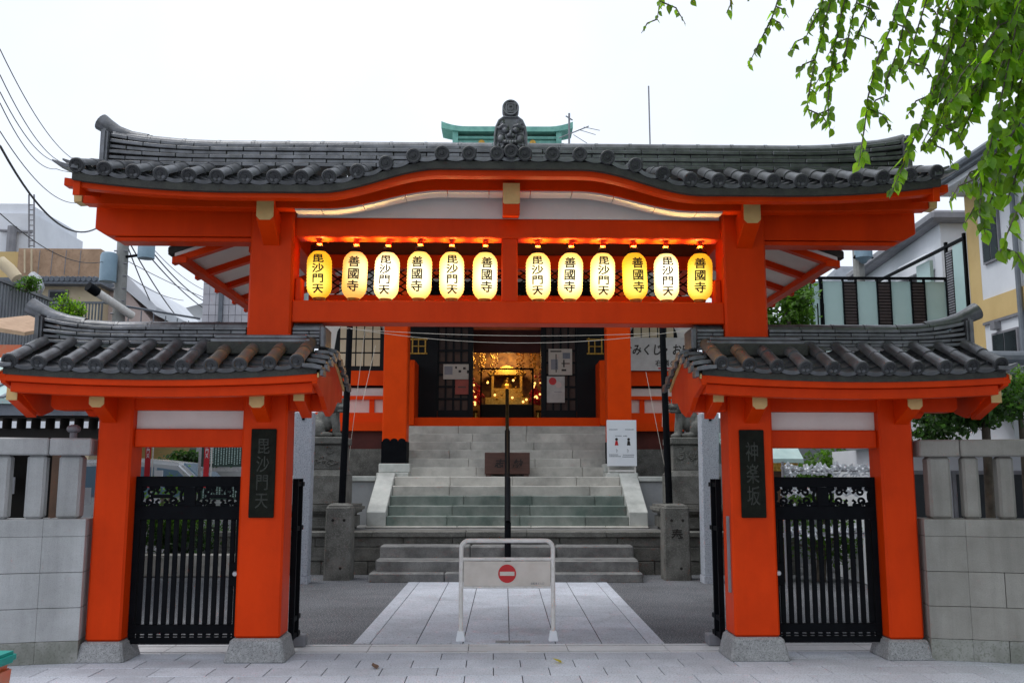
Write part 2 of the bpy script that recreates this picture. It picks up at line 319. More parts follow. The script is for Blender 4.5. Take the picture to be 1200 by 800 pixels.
g = MB(); g.add([(-400, -300, -.04), (400, -300, -.04), (400, 600, -.04), (-400, 600, -.04)], [(0, 1, 2, 3)])
g.obj('ground', mat('city_ground', (.16, .16, .165), (.12, .12, .125), rough=.9, scale=.6), kind='structure')
pv = MB().box(-14, 14, 2.0, 9.05, -.10, -.008).obj('pavement', M['groove'], kind='structure')
PW, PD = .45, .32
row = 0; y1 = 8.62
while y1 > 5.2:                                   # staggered granite pavers, as far as the frame sees
    y0 = y1-PD; x = -5.6 + (0 if row % 2 else PW/2)
    while x < 5.8:
        if y1 > 6.6 or abs(x) < 4.6:
            t = RND.uniform(-.0012, .0012)
            MB().box(x+.0035, x+PW-.0035, y0+.003, y1-.003, -.03, t).obj('paver', M['granite2'], pv, bevel=.003)
        x += PW
    y1 = y0; row += 1
MB().box(-14, 14, 2.0, y1-.004, -.03, -.001).obj('paved_strip', M['granite2'], pv)
for s in (-1, 1): MB().box(*sorted((s*5.85, s*14)), y1, 8.62, -.03, -.001).obj('paved_strip', M['granite2'], pv)
# the strip of long slabs that carries the two gate rails, with an iron rail sunk in each groove
x = -5.6
while x < 5.8:
    for (a, b) in ((8.625, 8.672), (8.694, 8.955), (8.977, 9.045)):
        MB().box(x+.003, x+.897, a, b, -.03, 0).obj('slab', M['railslab'], pv, bevel=.002)
    x += .9
for a, b in ((-5.6, -.03), (.32, 5.8)):
    for y in (8.655, 8.94): MB().box(a, b, y, y+.017, -.006, .004).obj('gate_rail', M['rail'], pv)
MB().box(-.02, .31, 8.672, 8.694, -.03, -.001).obj('slab', M['granite2'], pv); MB().box(.02, .27, 8.955, 8.977, -.03, -.001).obj('slab', M['granite2'], pv)

cy = MB().box(-22, 24, 9.05, 60, -.12, -.006).obj('courtyard', M['asphalt'], kind='structure')
FRAME = hallframe
pa = MB().box(-1.46, 1.46, 9.03, 14.25, -.05, -.004).obj('path', M['groove'], kind='structure')
for s in (-1, 1):
    y = 9.06
    while y < 14.2:
        l = min(1.25, 14.24-y); MB().box(*sorted((s*1.302, s*1.455)), y+.003, y+l-.003, -.03, .002).obj('kerb_slab', M['granite2'], pa, bevel=.003); y += l
cw = 2.6/6
for c in range(6):
    y = 9.06 - RND.uniform(0, .4)
    while y < 14.2:
        l = RND.choice((.62, .9, .9, 1.2)); a, b = max(9.06, y), min(14.24, y+l)
        if b-a > .05: MB().box(-1.3+c*cw+.004, -1.3+(c+1)*cw-.004, a+.0025, b-.0025, -.03, RND.uniform(0, .002)).obj('slab', M['granite2'], pa, bevel=.003)
        y += l
MB().box(-.13, .20, 9.09, 9.2, -.02, .006).obj('drain_grate', M['granite'], pa)
FRAME = None

# ------------------------------------------------------------------ gate
X0 = .155
FRAME = lambda v: (v[0]+X0, v[1], v[2])
RED, TAN = M['red'], M['tan']
gate = thing('temple_gate', 'vermilion temple gate with curved tiled roof and two lower side roofs', 'temple gate', (0, 8.4, 0))
def bump(u): return 1-ss(.60, 1.62, abs(u))
def swp(u): return .085*max(0, (abs(u)-2.3)/1.3)**2
def zt(u): return 4.02 + .215*bump(u) + swp(u)

# tile meshes, shared
def barrel(name, L, disc):
    mb = MB(); n = 10; vs = []
    for y, r in ((0, .060), (L, .056)):
        vs += [(r*math.cos(math.pi*k/n), y, r*math.sin(math.pi*k/n)) for k in range(n+1)]
    vs2 = [(v[0]*.78, v[1], v[2]*.78) for v in vs]; N = n+1
    fs = [(k, k+1, N+k+1, N+k) for k in range(n)] + [(2*N+k+1, 2*N+k, 3*N+k, 3*N+k+1) for k in range(n)]
    fs += [(k+1, k, 2*N+k, 2*N+k+1) for k in range(n)] + [(N+k, N+k+1, 3*N+k+1, 3*N+k) for k in range(n)]
    mb.add(vs+vs2, fs)
    if disc:
        mb.lathe((0, 0, .004), [(0, -.022), (.014, -.021), (.018, -.012), (.040, -.011), (.044, -.024), (.056, -.026), (.063, -.018), (.063, .012), (.055, .03)], 20, 'y')
    return mb
def rawmesh(mb, name, mats, smooth=None, bevel=0):
    global FRAME
    k = FRAME; FRAME = None; me = mb.mesh(name, mats, smooth, bevel); FRAME = k
    if len(me.materials) > 1:
        for p in me.polygons: p.material_index = 1 if p.center.y < .0 and abs(p.normal.y) > .35 else 0
    return me
B_EAVE = rawmesh(barrel('b', .30, True), 'barrel_tile', [M['tile'], M['tile_end']], 40)
B_UP = rawmesh(barrel('b', .32, False), 'barrel_tile', M['tile'], 40)
B_EAVE_W = rawmesh(barrel('b', .30, True), 'barrel_tile', [M['tile_warm'], M['tile_end']], 40)
B_UP_W = rawmesh(barrel('b', .32, False), 'barrel_tile', M['tile_warm'], 40)
def pan(L=.20, lip=True):
    mb = MB(); n = 8; w = .112; vs = []
    def z(x): return .034*(x/w)**2
    for y in (0, L):
        for dz in (0, -.020): vs += [(-w+2*w*k/n, y, z(-w+2*w*k/n)+dz) for k in range(n+1)]
    N = n+1
    fs = [(k, k+1, 2*N+k+1, 2*N+k) for k in range(n)] + [(N+k+1, N+k, 3*N+k, 3*N+k+1) for k in range(n)] + [(k+1, k, N+k, N+k+1) for k in range(n)]
    mb.add(vs, fs)
    if lip: # hanging rim of the eave tile
        q = [(-w+2*w*k/n, -.012, z(-w+2*w*k/n)+.006) for k in range(N)] + [(-w+2*w*k/n, -.012, z(-w+2*w*k/n)-.026) for k in range(N)]
        q += [(x, .008, zz) for (x, y, zz) in q]
        mb.add(q, [(k, k+1, N+k+1, N+k) for k in range(n)] + [(2*N+k+1, 2*N+k, 3*N+k, 3*N+k+1) for k in range(n)] + [(k+1, k, 2*N+k, 2*N+k+1) for k in range(n)] + [(N+k, N+k+1, 3*N+k+1, 3*N+k) for k in range(n)])
    return mb
P_EAVE = rawmesh(pan(.2, True), 'pan_tile', M['tile'], 40); P_UP = rawmesh(pan(.2, False), 'pan_tile', M['tile'], 40)

def tile_slope(par, us, pitch, zf, yf, yr, zr, warm=()):
    for u in us:
        th = math.atan2(zr(u)-zf(u), yr-yf); L = math.hypot(zr(u)-zf(u), yr-yf); k = 0; d = 0
        jx = RND.uniform(-.004, .004); jr = RND.uniform(-.012, .012)
        while d < L-.02:
            wm = round(u, 2) in warm
            me = ((B_EAVE_W if wm else B_EAVE) if k == 0 else (B_UP_W if wm else B_UP))
            o = inst(me, 'barrel_tile', par, (u+jx, yf+d*math.cos(th), zf(u)+d*math.sin(th)+.004*k-.004), (th+RND.uniform(-.012, .012), RND.uniform(-.03, .03), jr)); o.scale = (1, min(1, (L-d)/.30), 1) if L-d < .3 else (1, 1, 1)
            d += .29; k += 1
    for a, b in zip(us[:-1], us[1:]):
        u = (a+b)/2; slope_x = math.atan2(zf(b)-zf(a), b-a); th = math.atan2(zr(u)-zf(u), yr-yf); L = math.hypot(zr(u)-zf(u), yr-yf); n = max(3, int(L/.145))
        for k in range(n):
            d = k*L/n
            inst(P_EAVE if k == 0 else P_UP, 'pan_tile', par, (u, yf+.012+d*math.cos(th), zf(u)-.052+d*math.sin(th)+.011), (th-.13, -slope_x, 0), ((b-a)/.2335, 1, 1))

def ridge(par, u0, u1, yc, z0, layers, lh, th, top, sw, tl=.30, cap_r=.052, flip=0):
    """stack of flat ridge tiles under a row of half-round cap tiles; sw(u) lifts it towards its ends"""
    for k in range(layers):
        w = th/2*(1 - .05*k) + (.012 if k % 2 == 0 else 0); u = u0 - (tl/2 if k % 2 else 0)
        while u < u1-.01:
            a, b = max(u, u0), min(u+tl, u1)
            if b-a > .03:
                zz = lambda q: z0+k*lh+sw(q)*(k+1)/layers
                j = RND.uniform(-.004, .004)
                MB().sweep([a+.0025, (a+b)/2, b-.0025], lambda q: zz(q)+.003, lambda q: zz(q)+lh-.002, yc-w+j, yc+w).obj('ridge_tile', M['tile'], par, bevel=.004)
            u += tl
    n = round((u1-u0)/.315); d = (u1-u0)/n
    for i in range(n):
        a, b = u0+i*d, u0+(i+1)*d; zc = lambda q: top+sw(q)
        mb = MB(); N = 10; vs = []
        for q, r in ((a+.003, cap_r*1.06), (a+.03, cap_r*1.06), (a+.031, cap_r), (b-.002, cap_r)):
            vs += [(q, yc+r*1.25*math.cos(math.pi*t/N), zc(q)+r*math.sin(math.pi*t/N)*1.1-.005) for t in range(N+1)]
        fs = [(r*(N+1)+t, r*(N+1)+t+1, (r+1)*(N+1)+t+1, (r+1)*(N+1)+t) for r in range(3) for t in range(N)] + [tuple(range(N+1)), tuple(range(4*N+3, 3*N+2, -1))]
        mb.add(vs, fs); mb.obj('ridge_cap_tile', M['tile'], par, smooth=40)

# --- posts, beams
for s in (-1, 1):
    for uc, hw, zb, zt_, y0, y1, b in ((2.13, .195, .188, 4.05, 8.25, 8.57, (.245, .235)), (3.43, .15, .16, 2.30, 8.27, 8.55, (.225, .20))):
        p = MB().frus((s*uc-hw, s*uc+hw, y0, y1), zb, (s*uc-hw*.985, s*uc+hw*.985, y0+.003, y1-.003), zt_).obj('post', RED, gate, bevel=.018)
        MB().frus((s*uc-hw-.065, s*uc+hw+.065, y0-.085, y1+.06), -.01, (s*uc-hw-.02, s*uc+hw+.02, y0-.03, y1+.03), zb).obj('stone_base', M['granite'], p, bevel=.018)
def beam(n, x0, x1, y0, y1, z0, z1, mat_=RED, bevel=.008): return MB().box(x0, x1, y0, y1, z0, z1).obj(n, mat_, gate, bevel=bevel)
beam('upper_beam', -1.94, 1.94, 8.33, 8.53, 3.69, 3.868)
for s in (-1, 1):
    a, b = 2.325, 3.73
    MB().prism([(s*a, 3.68), (s*a, 4.02), (s*b, 4.02), (s*b, 3.745), (s*(b-.115), 3.68)], 'y', 8.30, 8.53).obj('wing_beam', RED, gate, bevel=.008)
    MB().prism([(s*a, 3.635), (s*a, 3.672), (s*(b-.16), 3.672), (s*(b-.20), 3.635)], 'y', 8.315, 8.50).obj('wing_beam_trim', RED, gate, bevel=.004)
beam('lintel', -1.94, 1.94, 8.29, 8.53, 2.90, 3.098)
beam('strut', -.068, .078, 8.34, 8.50, 3.10, 3.69)
for s in (-1, 1): beam('side_stop', *sorted((s*1.935, s*1.875)), 8.36, 8.5, 3.10, 3.32, bevel=.01)
# plaster infill above the beam, under the curved eave
us = lin(-1.93, 1.93, 41)
MB().sweep(us, lambda u: 3.870, lambda u: 3.96+.19*bump(u), 8.335, 8.39).obj('plaster_panel', M['white'], gate)
# curved fascia boards
us = lin(-3.745, 3.745, 95)
MB().sweep(us, lambda u: 3.856+.205*bump(u)+swp(u)*.9, lambda u: 3.925+.205*bump(u)+swp(u)*.9, 7.68, 7.78).obj('fascia', RED, gate, bevel=.004)
us = lin(-3.75, 3.75, 95)
MB().sweep(us, lambda u: 3.880+.175*bump(u)+swp(u)*.3, lambda u: 3.995+.19*bump(u)+swp(u)*.8, 8.06, 8.20).obj('eave_purlin', RED, gate, bevel=.004)
us = lin(-1.90, 1.90, 61)
k = -5
while k <= 5:                                   # white boards under the purlin, with gaps between them
    a, b = max(-1.90, k*.37-.185), min(1.90, k*.37+.185)
    if b-a > .05: MB().sweep(lin(a+.004, b-.004, 9), lambda u: 3.862+.175*bump(u), lambda u: 3.878+.175*bump(u), 8.075, 8.24).obj('soffit_board', M['white'], gate)
    k += 1
for a, b in ((-3.6, -1.95), (1.95, 3.6)): MB().sweep(lin(a, b, 20), lambda u: 3.985, lambda u: 4.0, 8.2, 8.4).obj('soffit', RED, gate)
# brackets with ochre ends
def bracket(u, w, prof, face):
    b = MB().prism(prof, 'x', u-w/2, u+w/2).obj('bracket', RED, gate, bevel=.004)
    y, z0, z1, c = face
    MB().prism([(u-w/2, z1), (u+w/2, z1), (u+w/2, z0+c), (u+w/2-c, z0), (u-w/2+c, z0), (u-w/2, z0+c)], 'y', y-.010, y-.002).obj('end_cap', TAN, b)
for s in (-1, 1): bracket(s*2.13, .148, [(7.97, 3.93), (7.97, 3.745), (8.02, 3.72), (8.252, 3.585), (8.252, 3.878), (8.055, 3.878), (8.055, 3.93)], (7.97, 3.745, 3.925, .03))
bracket(.012, .148, [(7.96, 4.085), (7.96, 3.89), (8.0, 3.815), (8.33, 3.872), (8.33, 4.04), (8.055, 4.04), (8.055, 4.085)], (7.96, 3.90, 4.085, .012))
for s in (-1, 1):                                # purlin ends, painted ochre
    MB().prism([(s*3.752, 4.075), (s*3.825, 4.075), (s*3.815, 4.0), (s*3.825, 3.98), (s*3.82, 3.915), (s*3.752, 3.92)], 'y', 8.05, 8.19).obj('purlin_end', TAN, gate, bevel=.003)
# --- main roof
roof = MB().sweep(lin(-3.66, 3.66, 80), lambda u: zt(u)-.125, lambda u: zt(u)-.062, 7.63, 7.75).obj('main_roof', M['tile_moss'], gate)
us = [(k+.5)*.2335 for k in range(-16, 16)]
zr = lambda u: 4.262+.01*bump(u)+swp(u)*.35
mb = MB(); uu = lin(-3.66, 3.66, 80); vs = []
for u in uu: vs += [(u, 7.70, zt(u)-.07), (u, 8.18, zr(u)-.07), (u, 8.42, zr(u)-.07), (u, 9.02, zt(u)-.10)]
mb.add(vs, [(i*4+k, i*4+k+1, i*4+5+k, i*4+4+k) for i in range(len(uu)-1) for k in range(3)]); mb.obj('tile_bedding', M['tile_moss'], roof)
tile_slope(roof, us, .2335, zt, 7.62, 8.18, zr, warm=())
# the small barrel between the two middle ones, and upturned verge tiles
inst(B_EAVE, 'barrel_tile', roof, (0, 7.60, zt(0)+.012), (.1, 0, 0), (.95, 1, .95))
for s in (-1, 1):
    for k in range(3):
        y = 7.60+k*.18; z = zt(3.62)+k*.07
        MB().prism([(s*3.60, z-.035), (s*3.72, z-.02), (s*3.82, z+.028), (s*3.82, z+.046), (s*3.71, z+.012), (s*3.60, z)], 'y', y, y+.20).obj('verge_tile', M['tile'], roof, bevel=.003)
    MB().prism([(7.66, 3.86), (7.66, 4.0), (8.30, 4.34), (8.98, 4.0), (8.98, 3.86), (8.5, 3.98), (8.3, 4.02), (8.1, 3.98)], 'x', *sorted((s*3.60, s*3.66))).obj('bargeboard', RED, roof, bevel=.004)
def rsw(u): return .10*max(0, (abs(u)-2.6)/1.05)**2.0
ridge(roof, -3.60, 3.60, 8.30, 4.288, 6, .038, .27, 4.522, rsw)
for s in (-1, 1):
    MB().prism([(s*3.60, 4.25), (s*3.60, 4.62), (s*3.665, 4.635), (s*3.665, 4.25)], 'y', 8.12, 8.48).obj('ridge_end_tile', M['tile'], roof, bevel=.02, seg=2)
    path = [(s*u, 8.30, z) for u, z in (((3.30, 4.575), (3.45, 4.60), (3.58, 4.645), (3.67, 4.70), (3.735, 4.745)) if s < 0 else ((3.30, 4.57), (3.42, 4.582), (3.52, 4.60), (3.60, 4.618), (3.668, 4.635)))]
    MB().tube(path, [.056, .058, .064, .072, .080] if s < 0 else [.054, .055, .056, .058, .060], 16).obj('ridge_horn_tile', M['tile'], roof, smooth=50)
def curl(c, r0, turns, dirn, y, start=0, n=18):
    return [(c[0]+dirn*r0*(1-.75*k/n)*math.cos(start+turns*2*math.pi*k/n), y, c[1]+r0*(1-.75*k/n)*math.sin(start+turns*2*math.pi*k/n)) for k in range(n+1)]
# demon-face ridge tile over the middle of the eave
def remesh(mb, name, mt, par, voxel, smooth_it=2):
    o = mb.obj(name, mt, par); md = o.modifiers.new('r', 'REMESH'); md.mode = 'VOXEL'; md.voxel_size = voxel
    sm = o.modifiers.new('s', 'SMOOTH'); sm.factor = .5; sm.iterations = smooth_it
    me = bpy.data.meshes.new_from_object(o.evaluated_get(bpy.context.evaluated_depsgraph_get())); o.modifiers.clear(); o.data = me; me.shade_smooth(); return o
ob = MB()
prof = [(-.138, 4.20), (-.134, 4.44), (-.122, 4.52), (-.098, 4.575), (-.06, 4.605), (.06, 4.605), (.098, 4.575), (.122, 4.52), (.134, 4.44), (.138, 4.20)]
ob.prism(prof, 'y', 7.74, 7.88); ob.tube([(0, 7.80, 4.56), (0, 7.79, 4.68)], [.058, .058], 14)
rim = [(x*1.0, 7.735, z) for x, z in prof]; ob.tube(rim, .012, 6)
for s in (-1, 1):
    ob.ball((s*.046, 7.73, 4.485), .032, .03, .028); ob.tube([(s*.105, 7.733, 4.50), (s*.065, 7.715, 4.528), (s*.02, 7.72, 4.512)], .016, 6)
    ob.ball((s*.020, 7.72, 4.435), .019); ob.ball((s*.082, 7.735, 4.41), .034, .022, .04); ob.ball((s*.05, 7.732, 4.375), .02)
    for k in range(6):
        ob.tube(curl((s*(.105-.006*k), 4.25+.062*k), .026, 1.1, s, 7.736, k*.9, 8), .007, 5)
    ob.tube([(s*.06, 7.73, 4.35), (s*.10, 7.73, 4.30), (s*.11, 7.735, 4.36)], .013, 6); ob.ball((s*.06, 7.742, 4.27), .03, .02, .03)
    ob.tube([(s*.055, 7.74, 4.55), (s*.09, 7.742, 4.565), (s*.06, 7.742, 4.585)], .010, 6)
ob.tube([(-.06, 7.722, 4.382), (0, 7.71, 4.362), (.06, 7.722, 4.382)], .016, 6)
for k in range(-2, 3): ob.ball((k*.022, 7.707, 4.374), .010, .012, .017)
ob.ball((0, 7.718, 4.452), .016, .022, .034)
oni = remesh(ob, 'demon_face_tile', M['tile'], roof, .0045, 0)
d = MB().lathe((0, 7.76, 4.685), [(0, -.035), (.052, -.035), (.056, -.05), (.068, -.052), (.073, -.04), (.073, .07), (.06, .08)], 28, 'y')
for q, w_ in ((.037, .006), (.019, .006)):
    for sx in (-1, 1): d.box(sx*q-w_, sx*q+w_, 7.712, 7.73, 4.685-q-w_, 4.685+q+w_); d.box(-q+w_, q-w_, 7.712, 7.73, 4.685+sx*q-w_, 4.685+sx*q+w_)
d.obj('crest_disc', M['tile'], roof, smooth=40)
MB().tube([(0, 7.84, 4.36), (0, 8.2, 4.46)], .085, 14).obj('front_ridge_tile', M['tile'], roof, smooth=50)
# --- roof behind, sloping to the sides (white boards, red rafters, tiled edge)
rear = MB()
prof = [(0, 4.25), (1.2, 4.14), (2.0, 3.93), (2.6, 3.735), (3.10, 3.560)]
for s in (-1, 1):
    pts = [(s*a, b) for a, b in prof] + [(s*a, b+.03) for a, b in reversed(prof)]
    rear.prism(pts, 'y', 8.58, 11.3)
rear = rear.obj('rear_roof', M['white'], gate)
for s in (-1, 1):
    pts = [(s*a, b+.035) for a, b in prof+[(3.16, 3.54)]] + [(s*a, b+.10) for a, b in reversed(prof+[(3.16, 3.54)])]
    MB().prism(pts, 'y', 8.575, 11.33).obj('tile_bedding', M['tile_moss'], rear)
    MB().box(*sorted((s*2.99, s*3.09)), 8.58, 11.3, 3.50, 3.562).obj('eave_board', RED, rear, bevel=.004)
    for y in (8.64, 9.32, 10.0, 10.68, 11.2):
        p2 = [(1.95, 3.945), (2.3, 3.832), (2.6, 3.735), (3.13, 3.552)]
        MB().prism([(s*a, b-.062) for a, b in p2] + [(s*a, b+.004) for a, b in reversed(p2)], 'y', y-.045, y+.045).obj('rafter', RED, rear, bevel=.004)
    y = 8.6
    while y < 11.25:
        MB().prism([(s*2.9, 3.70), (s*3.175, 3.60), (s*3.175, 3.655), (s*2.9, 3.755)], 'y', y, y+.19).obj('eave_tile', M['tile'], rear, bevel=.01); y += .2335
    MB().box(*sorted((s*2.0, s*2.2)), 8.57, 11.2, 3.72, 3.90).obj('side_beam', RED, rear, bevel=.006)
    MB().prism([(8.575, 3.74), (8.575, 3.60), (8.66, 3.585), (8.80, 3.62), (8.86, 3.68), (8.86, 3.74)], 'x', *sorted((s*2.2, s*2.42))).obj('bracket', RED, rear, bevel=.01)
beam('rear_beam', -2.0, 2.0, 9.30, 9.46, 3.62, 3.76); beam('rear_lintel', -2.0, 2.0, 9.32, 9.44, 3.26, 3.35)
MB().box(-2.0, 2.0, 9.36, 9.40, 3.76, 4.14).obj('rear_wood_panel', M['inter'], gate)
nt_ = MB(); z0, z1 = 3.35, 3.62; st = .105
k = -2.6
while k < 2.4:
    for sg in (1, -1):
        a = (k, 9.38, z0) if sg > 0 else (k+.40, 9.38, z0); b = (k+.40, 9.38, z1) if sg > 0 else (k, 9.38, z1)
        if abs(a[0]) < 2 and abs(b[0]) < 2: nt_.tube([a, b], .0075, 4, False)
    k += st
nt_.obj('lattice_netting', M['black'], gate)['kind'] = 'stuff'

# --- side roofs, side lintels
for s in (-1, 1):
    zt2 = lambda u: 2.44 + .045*((abs(u)-2.95)/1.2)**2
    us2 = sorted(s*(1.755+.2345*k) for k in range(11))
    def zr2(u): return 2.685 + .02*((abs(u)-2.95)/1.2)**2
    sr = MB().sweep(lin(*sorted((s*1.60, s*4.16)), 30), lambda u: zt2(u)-.115, lambda u: zt2(u)-.06, 7.74, 7.84).obj('side_roof', M['tile_moss'], gate)
    mb = MB(); uu = lin(*sorted((s*1.58, s*4.17)), 30); vs = []
    for u in uu: vs += [(u, 7.80, zt2(u)-.06), (u, 8.28, zr2(u)-.07), (u, 8.52, zr2(u)-.07), (u, 9.06, zt2(u)-.07)]
    mb.add(vs, [(i*4+k, i*4+k+1, i*4+5+k, i*4+4+k) for i in range(len(uu)-1) for k in range(3)]); mb.obj('tile_bedding', M['tile_moss'], sr)
    warm = {round(s*(1.755+.2345*k), 2) for k in range(4)} if s < 0 else {round(s*(1.755+.2345*k), 2) for k in range(2)}
    tile_slope(sr, us2, .2345, zt2, 7.72, 8.27, zr2, warm)
    def r2(u): return .07*max(0, (abs(u)-3.5)/.6)**2 - (.0)
    a, b = sorted((s*1.68, s*1.93)); c, e = sorted((s*2.335, s*4.12))
    ridge(sr, a, b, 8.40, 2.69, 5, .033, .25, 2.862, r2); ridge(sr, c, e, 8.40, 2.69, 5, .033, .25, 2.862, r2)
    MB().box(*sorted((s*1.72, s*2.62)), 8.09, 8.262, 2.585, 2.694).obj('tile_bedding', M['tile_moss'], sr, bevel=.01)
    for k in range(2): MB().box(*sorted((s*(1.74+.03*k), s*(2.60-.03*k))), 8.13+.02*k, 8.27, 2.695+.036*k, 2.728+.036*k).obj('ridge_tile', M['tile'], sr, bevel=.006)
    MB().prism([(s*1.625, 2.66), (s*1.625, 2.86), (s*1.68, 2.87), (s*1.68, 2.66)], 'y', 8.24, 8.56).obj('ridge_end_tile', M['tile'], sr, bevel=.015)
    MB().prism([(s*4.12, 2.66), (s*4.12, 2.955), (s*4.185, 2.965), (s*4.185, 2.66)], 'y', 8.24, 8.56).obj('ridge_end_tile', M['tile'], sr, bevel=.02, seg=2)
    MB().tube([(s*u, 8.40, z) for u, z in ((3.80, 2.893), (3.95, 2.915), (4.10, 2.955), (4.22, 3.01), (4.30, 3.05))], [.054, .056, .062, .072, .080], 16).obj('ridge_horn_tile', M['tile'], sr, smooth=50)
    # verge tiles at both ends, front slope then back slope
    for (ue, dr) in ((1.62, -1), (4.16, 1)):
        for k in range(9):
            t = k/8; y = 7.70+1.42*t; z = 2.46+.225*(1-abs(2*t-1)**1.15)
            MB().prism([(s*(ue+dr*q), z+dz) for q, dz in ((-.09, .0), (.0, .0), (.075, -.02 if dr < 0 else .03), (.075, -.05 if dr < 0 else .0), (.0, -.04), (-.09, -.03))], 'y', y-.02, y+.155).obj('verge_tile', M['tile'], sr, bevel=.003)
            if dr < 0: MB().box(*sorted((s*(ue-.055), s*(ue-.085))), y, y+.13, z-.10, z-.045).obj('verge_rim_tile', M['tile'], sr, bevel=.004)
        u = ue+dr*(-.02)
        bb = MB().prism([(7.76, 2.30), (7.74, 2.375), (8.02, 2.50), (8.32, 2.60), (8.42, 2.62), (8.52, 2.60), (8.82, 2.49), (9.08, 2.375), (9.06, 2.24), (8.80, 2.22), (8.62, 2.12), (8.44, 2.07), (8.26, 2.12), (8.08, 2.22)], 'x', *sorted((s*u, s*(u+dr*.045)))).obj('gable_board', RED, sr, bevel=.004)
        e2 = [(7.735, 2.35), (8.02, 2.475), (8.40, 2.595), (8.44, 2.595), (8.82, 2.465), (9.085, 2.35)]
        MB().prism(e2 + [(y, z+.035) for y, z in reversed(e2)], 'x', *sorted((s*(u+dr*.047), s*(u+dr*.062)))).obj('gable_trim', TAN, bb)
    uu = lin(*sorted((s*1.59, s*4.20)), 26); zf = lambda u: 2.275+.045*((abs(u)-2.9)/1.3)**2
    MB().sweep(uu, zf, lambda u: zf(u)+.075, 7.75, 7.85).obj('side_fascia', RED, gate, bevel=.004)
    uu = lin(*sorted((s*1.64, s*4.12)), 26)
    MB().sweep(uu, lambda u: zf(u)-.085, lambda u: zf(u)-.003, 7.80, 7.92).obj('side_eave_beam', RED, gate, bevel=.004)
    MB().prism([(s*1.62, 2.115), (s*1.62, 2.265), (s*4.02, 2.265), (s*4.02, 2.15), (s*3.98, 2.115)], 'y', 8.31, 8.50).obj('side_beam', RED, gate, bevel=.008)
    MB().sweep(lin(*sorted((s*1.64, s*4.10)), 12), lambda u: 2.262, lambda u: 2.28, 7.9, 8.9).obj('side_soffit', RED, gate)
    MB().box(*sorted((s*2.325, s*3.28)), 8.37, 8.45, 1.955, 2.113).obj('plaster_panel', M['white'], gate)
    MB().box(*sorted((s*2.325, s*3.28)), 8.33, 8.49, 1.795, 1.952).obj('side_lintel', RED, gate, bevel=.008)
    for u in (2.14, 3.48): bracket(s*u, .125, [(7.98, 2.26), (7.98, 2.13), (8.03, 2.105), (8.27, 2.0), (8.27, 2.26)], (7.98, 2.115, 2.255, .028))
    for u in (1.79, 4.20):
        b = MB().prism([(8.0, 2.30), (8.0, 2.18), (8.36, 2.05), (8.36, 2.30)], 'x', s*u-.045, s*u+.045).obj('bracket', RED, gate, bevel=.004)
        MB().box(s*u-.045, s*u+.045, 7.99, 7.997, 2.175, 2.295).obj('end_cap', TAN, b)
    MB().prism([(s*3.58, 2.115), (s*3.74, 2.115), (s*3.70, 2.06), (s*3.64, 2.06)], 'y', 8.36, 8.44).obj('beam_drop', RED, gate, bevel=.004)

FRAME = None
GX = lambda v: (v[0]+X0, v[1], v[2])
# --- bronze name plates on the inner posts
for s, txt, lab in ((-1, '毘沙門天', 'dark bronze name plate with four raised characters on the left gate post'), (1, '神楽坂', 'dark bronze name plate with three raised characters on the right gate post')):
    cx = X0+s*2.13; zc = 1.57
    t = thing('name_plate', lab, 'plaque', (cx, 8.23, 1.19), 'bronze plates on the gate posts')
    MB().box(cx-.108, cx+.108, 8.228, 8.249, 1.19, 1.95).obj('plate', M['bronze'], t, bevel=.006)
    n = len(txt); text_mb(txt, .125, .155 if n == 4 else .19, cx, zc+.0, 8.2278, .003, .004, vertical=True).obj('lettering', M['bronze_lt'], t)
for s in (-1, 1):     # thin meter strip on the inner side of each post
    pass
one('conduit_box', 'slim grey conduit strip on the inner face of the right gate post', 'conduit', MB().box(X0+1.915, X0+1.934, 8.32, 8.36, .55, 1.2), M['eave'])

# --- lanterns
def lantern_body():
    mb = MB(); prof = []; H = .43; R = .114
    for i in range(91):
        t = i/90; z = (t-.5)*H; q = abs(2*t-1)
        r = R*(1-max(0, (q-.45)/.55)**2.6*.52)
        prof.append((r*(1-.030*(.5-.5*math.cos(t*2*math.pi*15))), z))
    return mb.lathe((0, 0, 0), prof, 32)
LB = {k: rawmesh(lantern_body(), 'paper_shade', M[k], 80) for k in ('lip1', 'lip2', 'lip3', 'lip4')}
CAPT = rawmesh(MB().lathe((0, 0, .218), [(.0, .012), (.056, .012), (.060, -.012), (.0, -.012)], 24), 'top_ring', M['black'], 40)
CAPB = rawmesh(MB().lathe((0, 0, -.222), [(.0, -.014), (.050, -.014), (.058, .012), (.0, .012)], 24), 'bottom_ring', M['gold'], 40)
HND = rawmesh(MB().tube([(.058*math.cos(a), 0, .222+.055*math.sin(a)) for a in lin(0, math.pi, 11)], .0022, 5), 'wire_handle', M['black'], 60)
HK = rawmesh(MB().box(-.022, .022, -.03, .03, .285, .32), 'hanger_block', M['red'])
def wrap(x, y, z):
    # bend flat lettering round the shade: y holds the depth off the paper
    t = (z/.43)+.5; q = abs(2*t-1); r = .114*(1-max(0, (q-.45)/.55)**2.6*.52) + .0015 + max(0, -y)
    a = x/.114; return (r*math.sin(a), -r*math.cos(a), z)
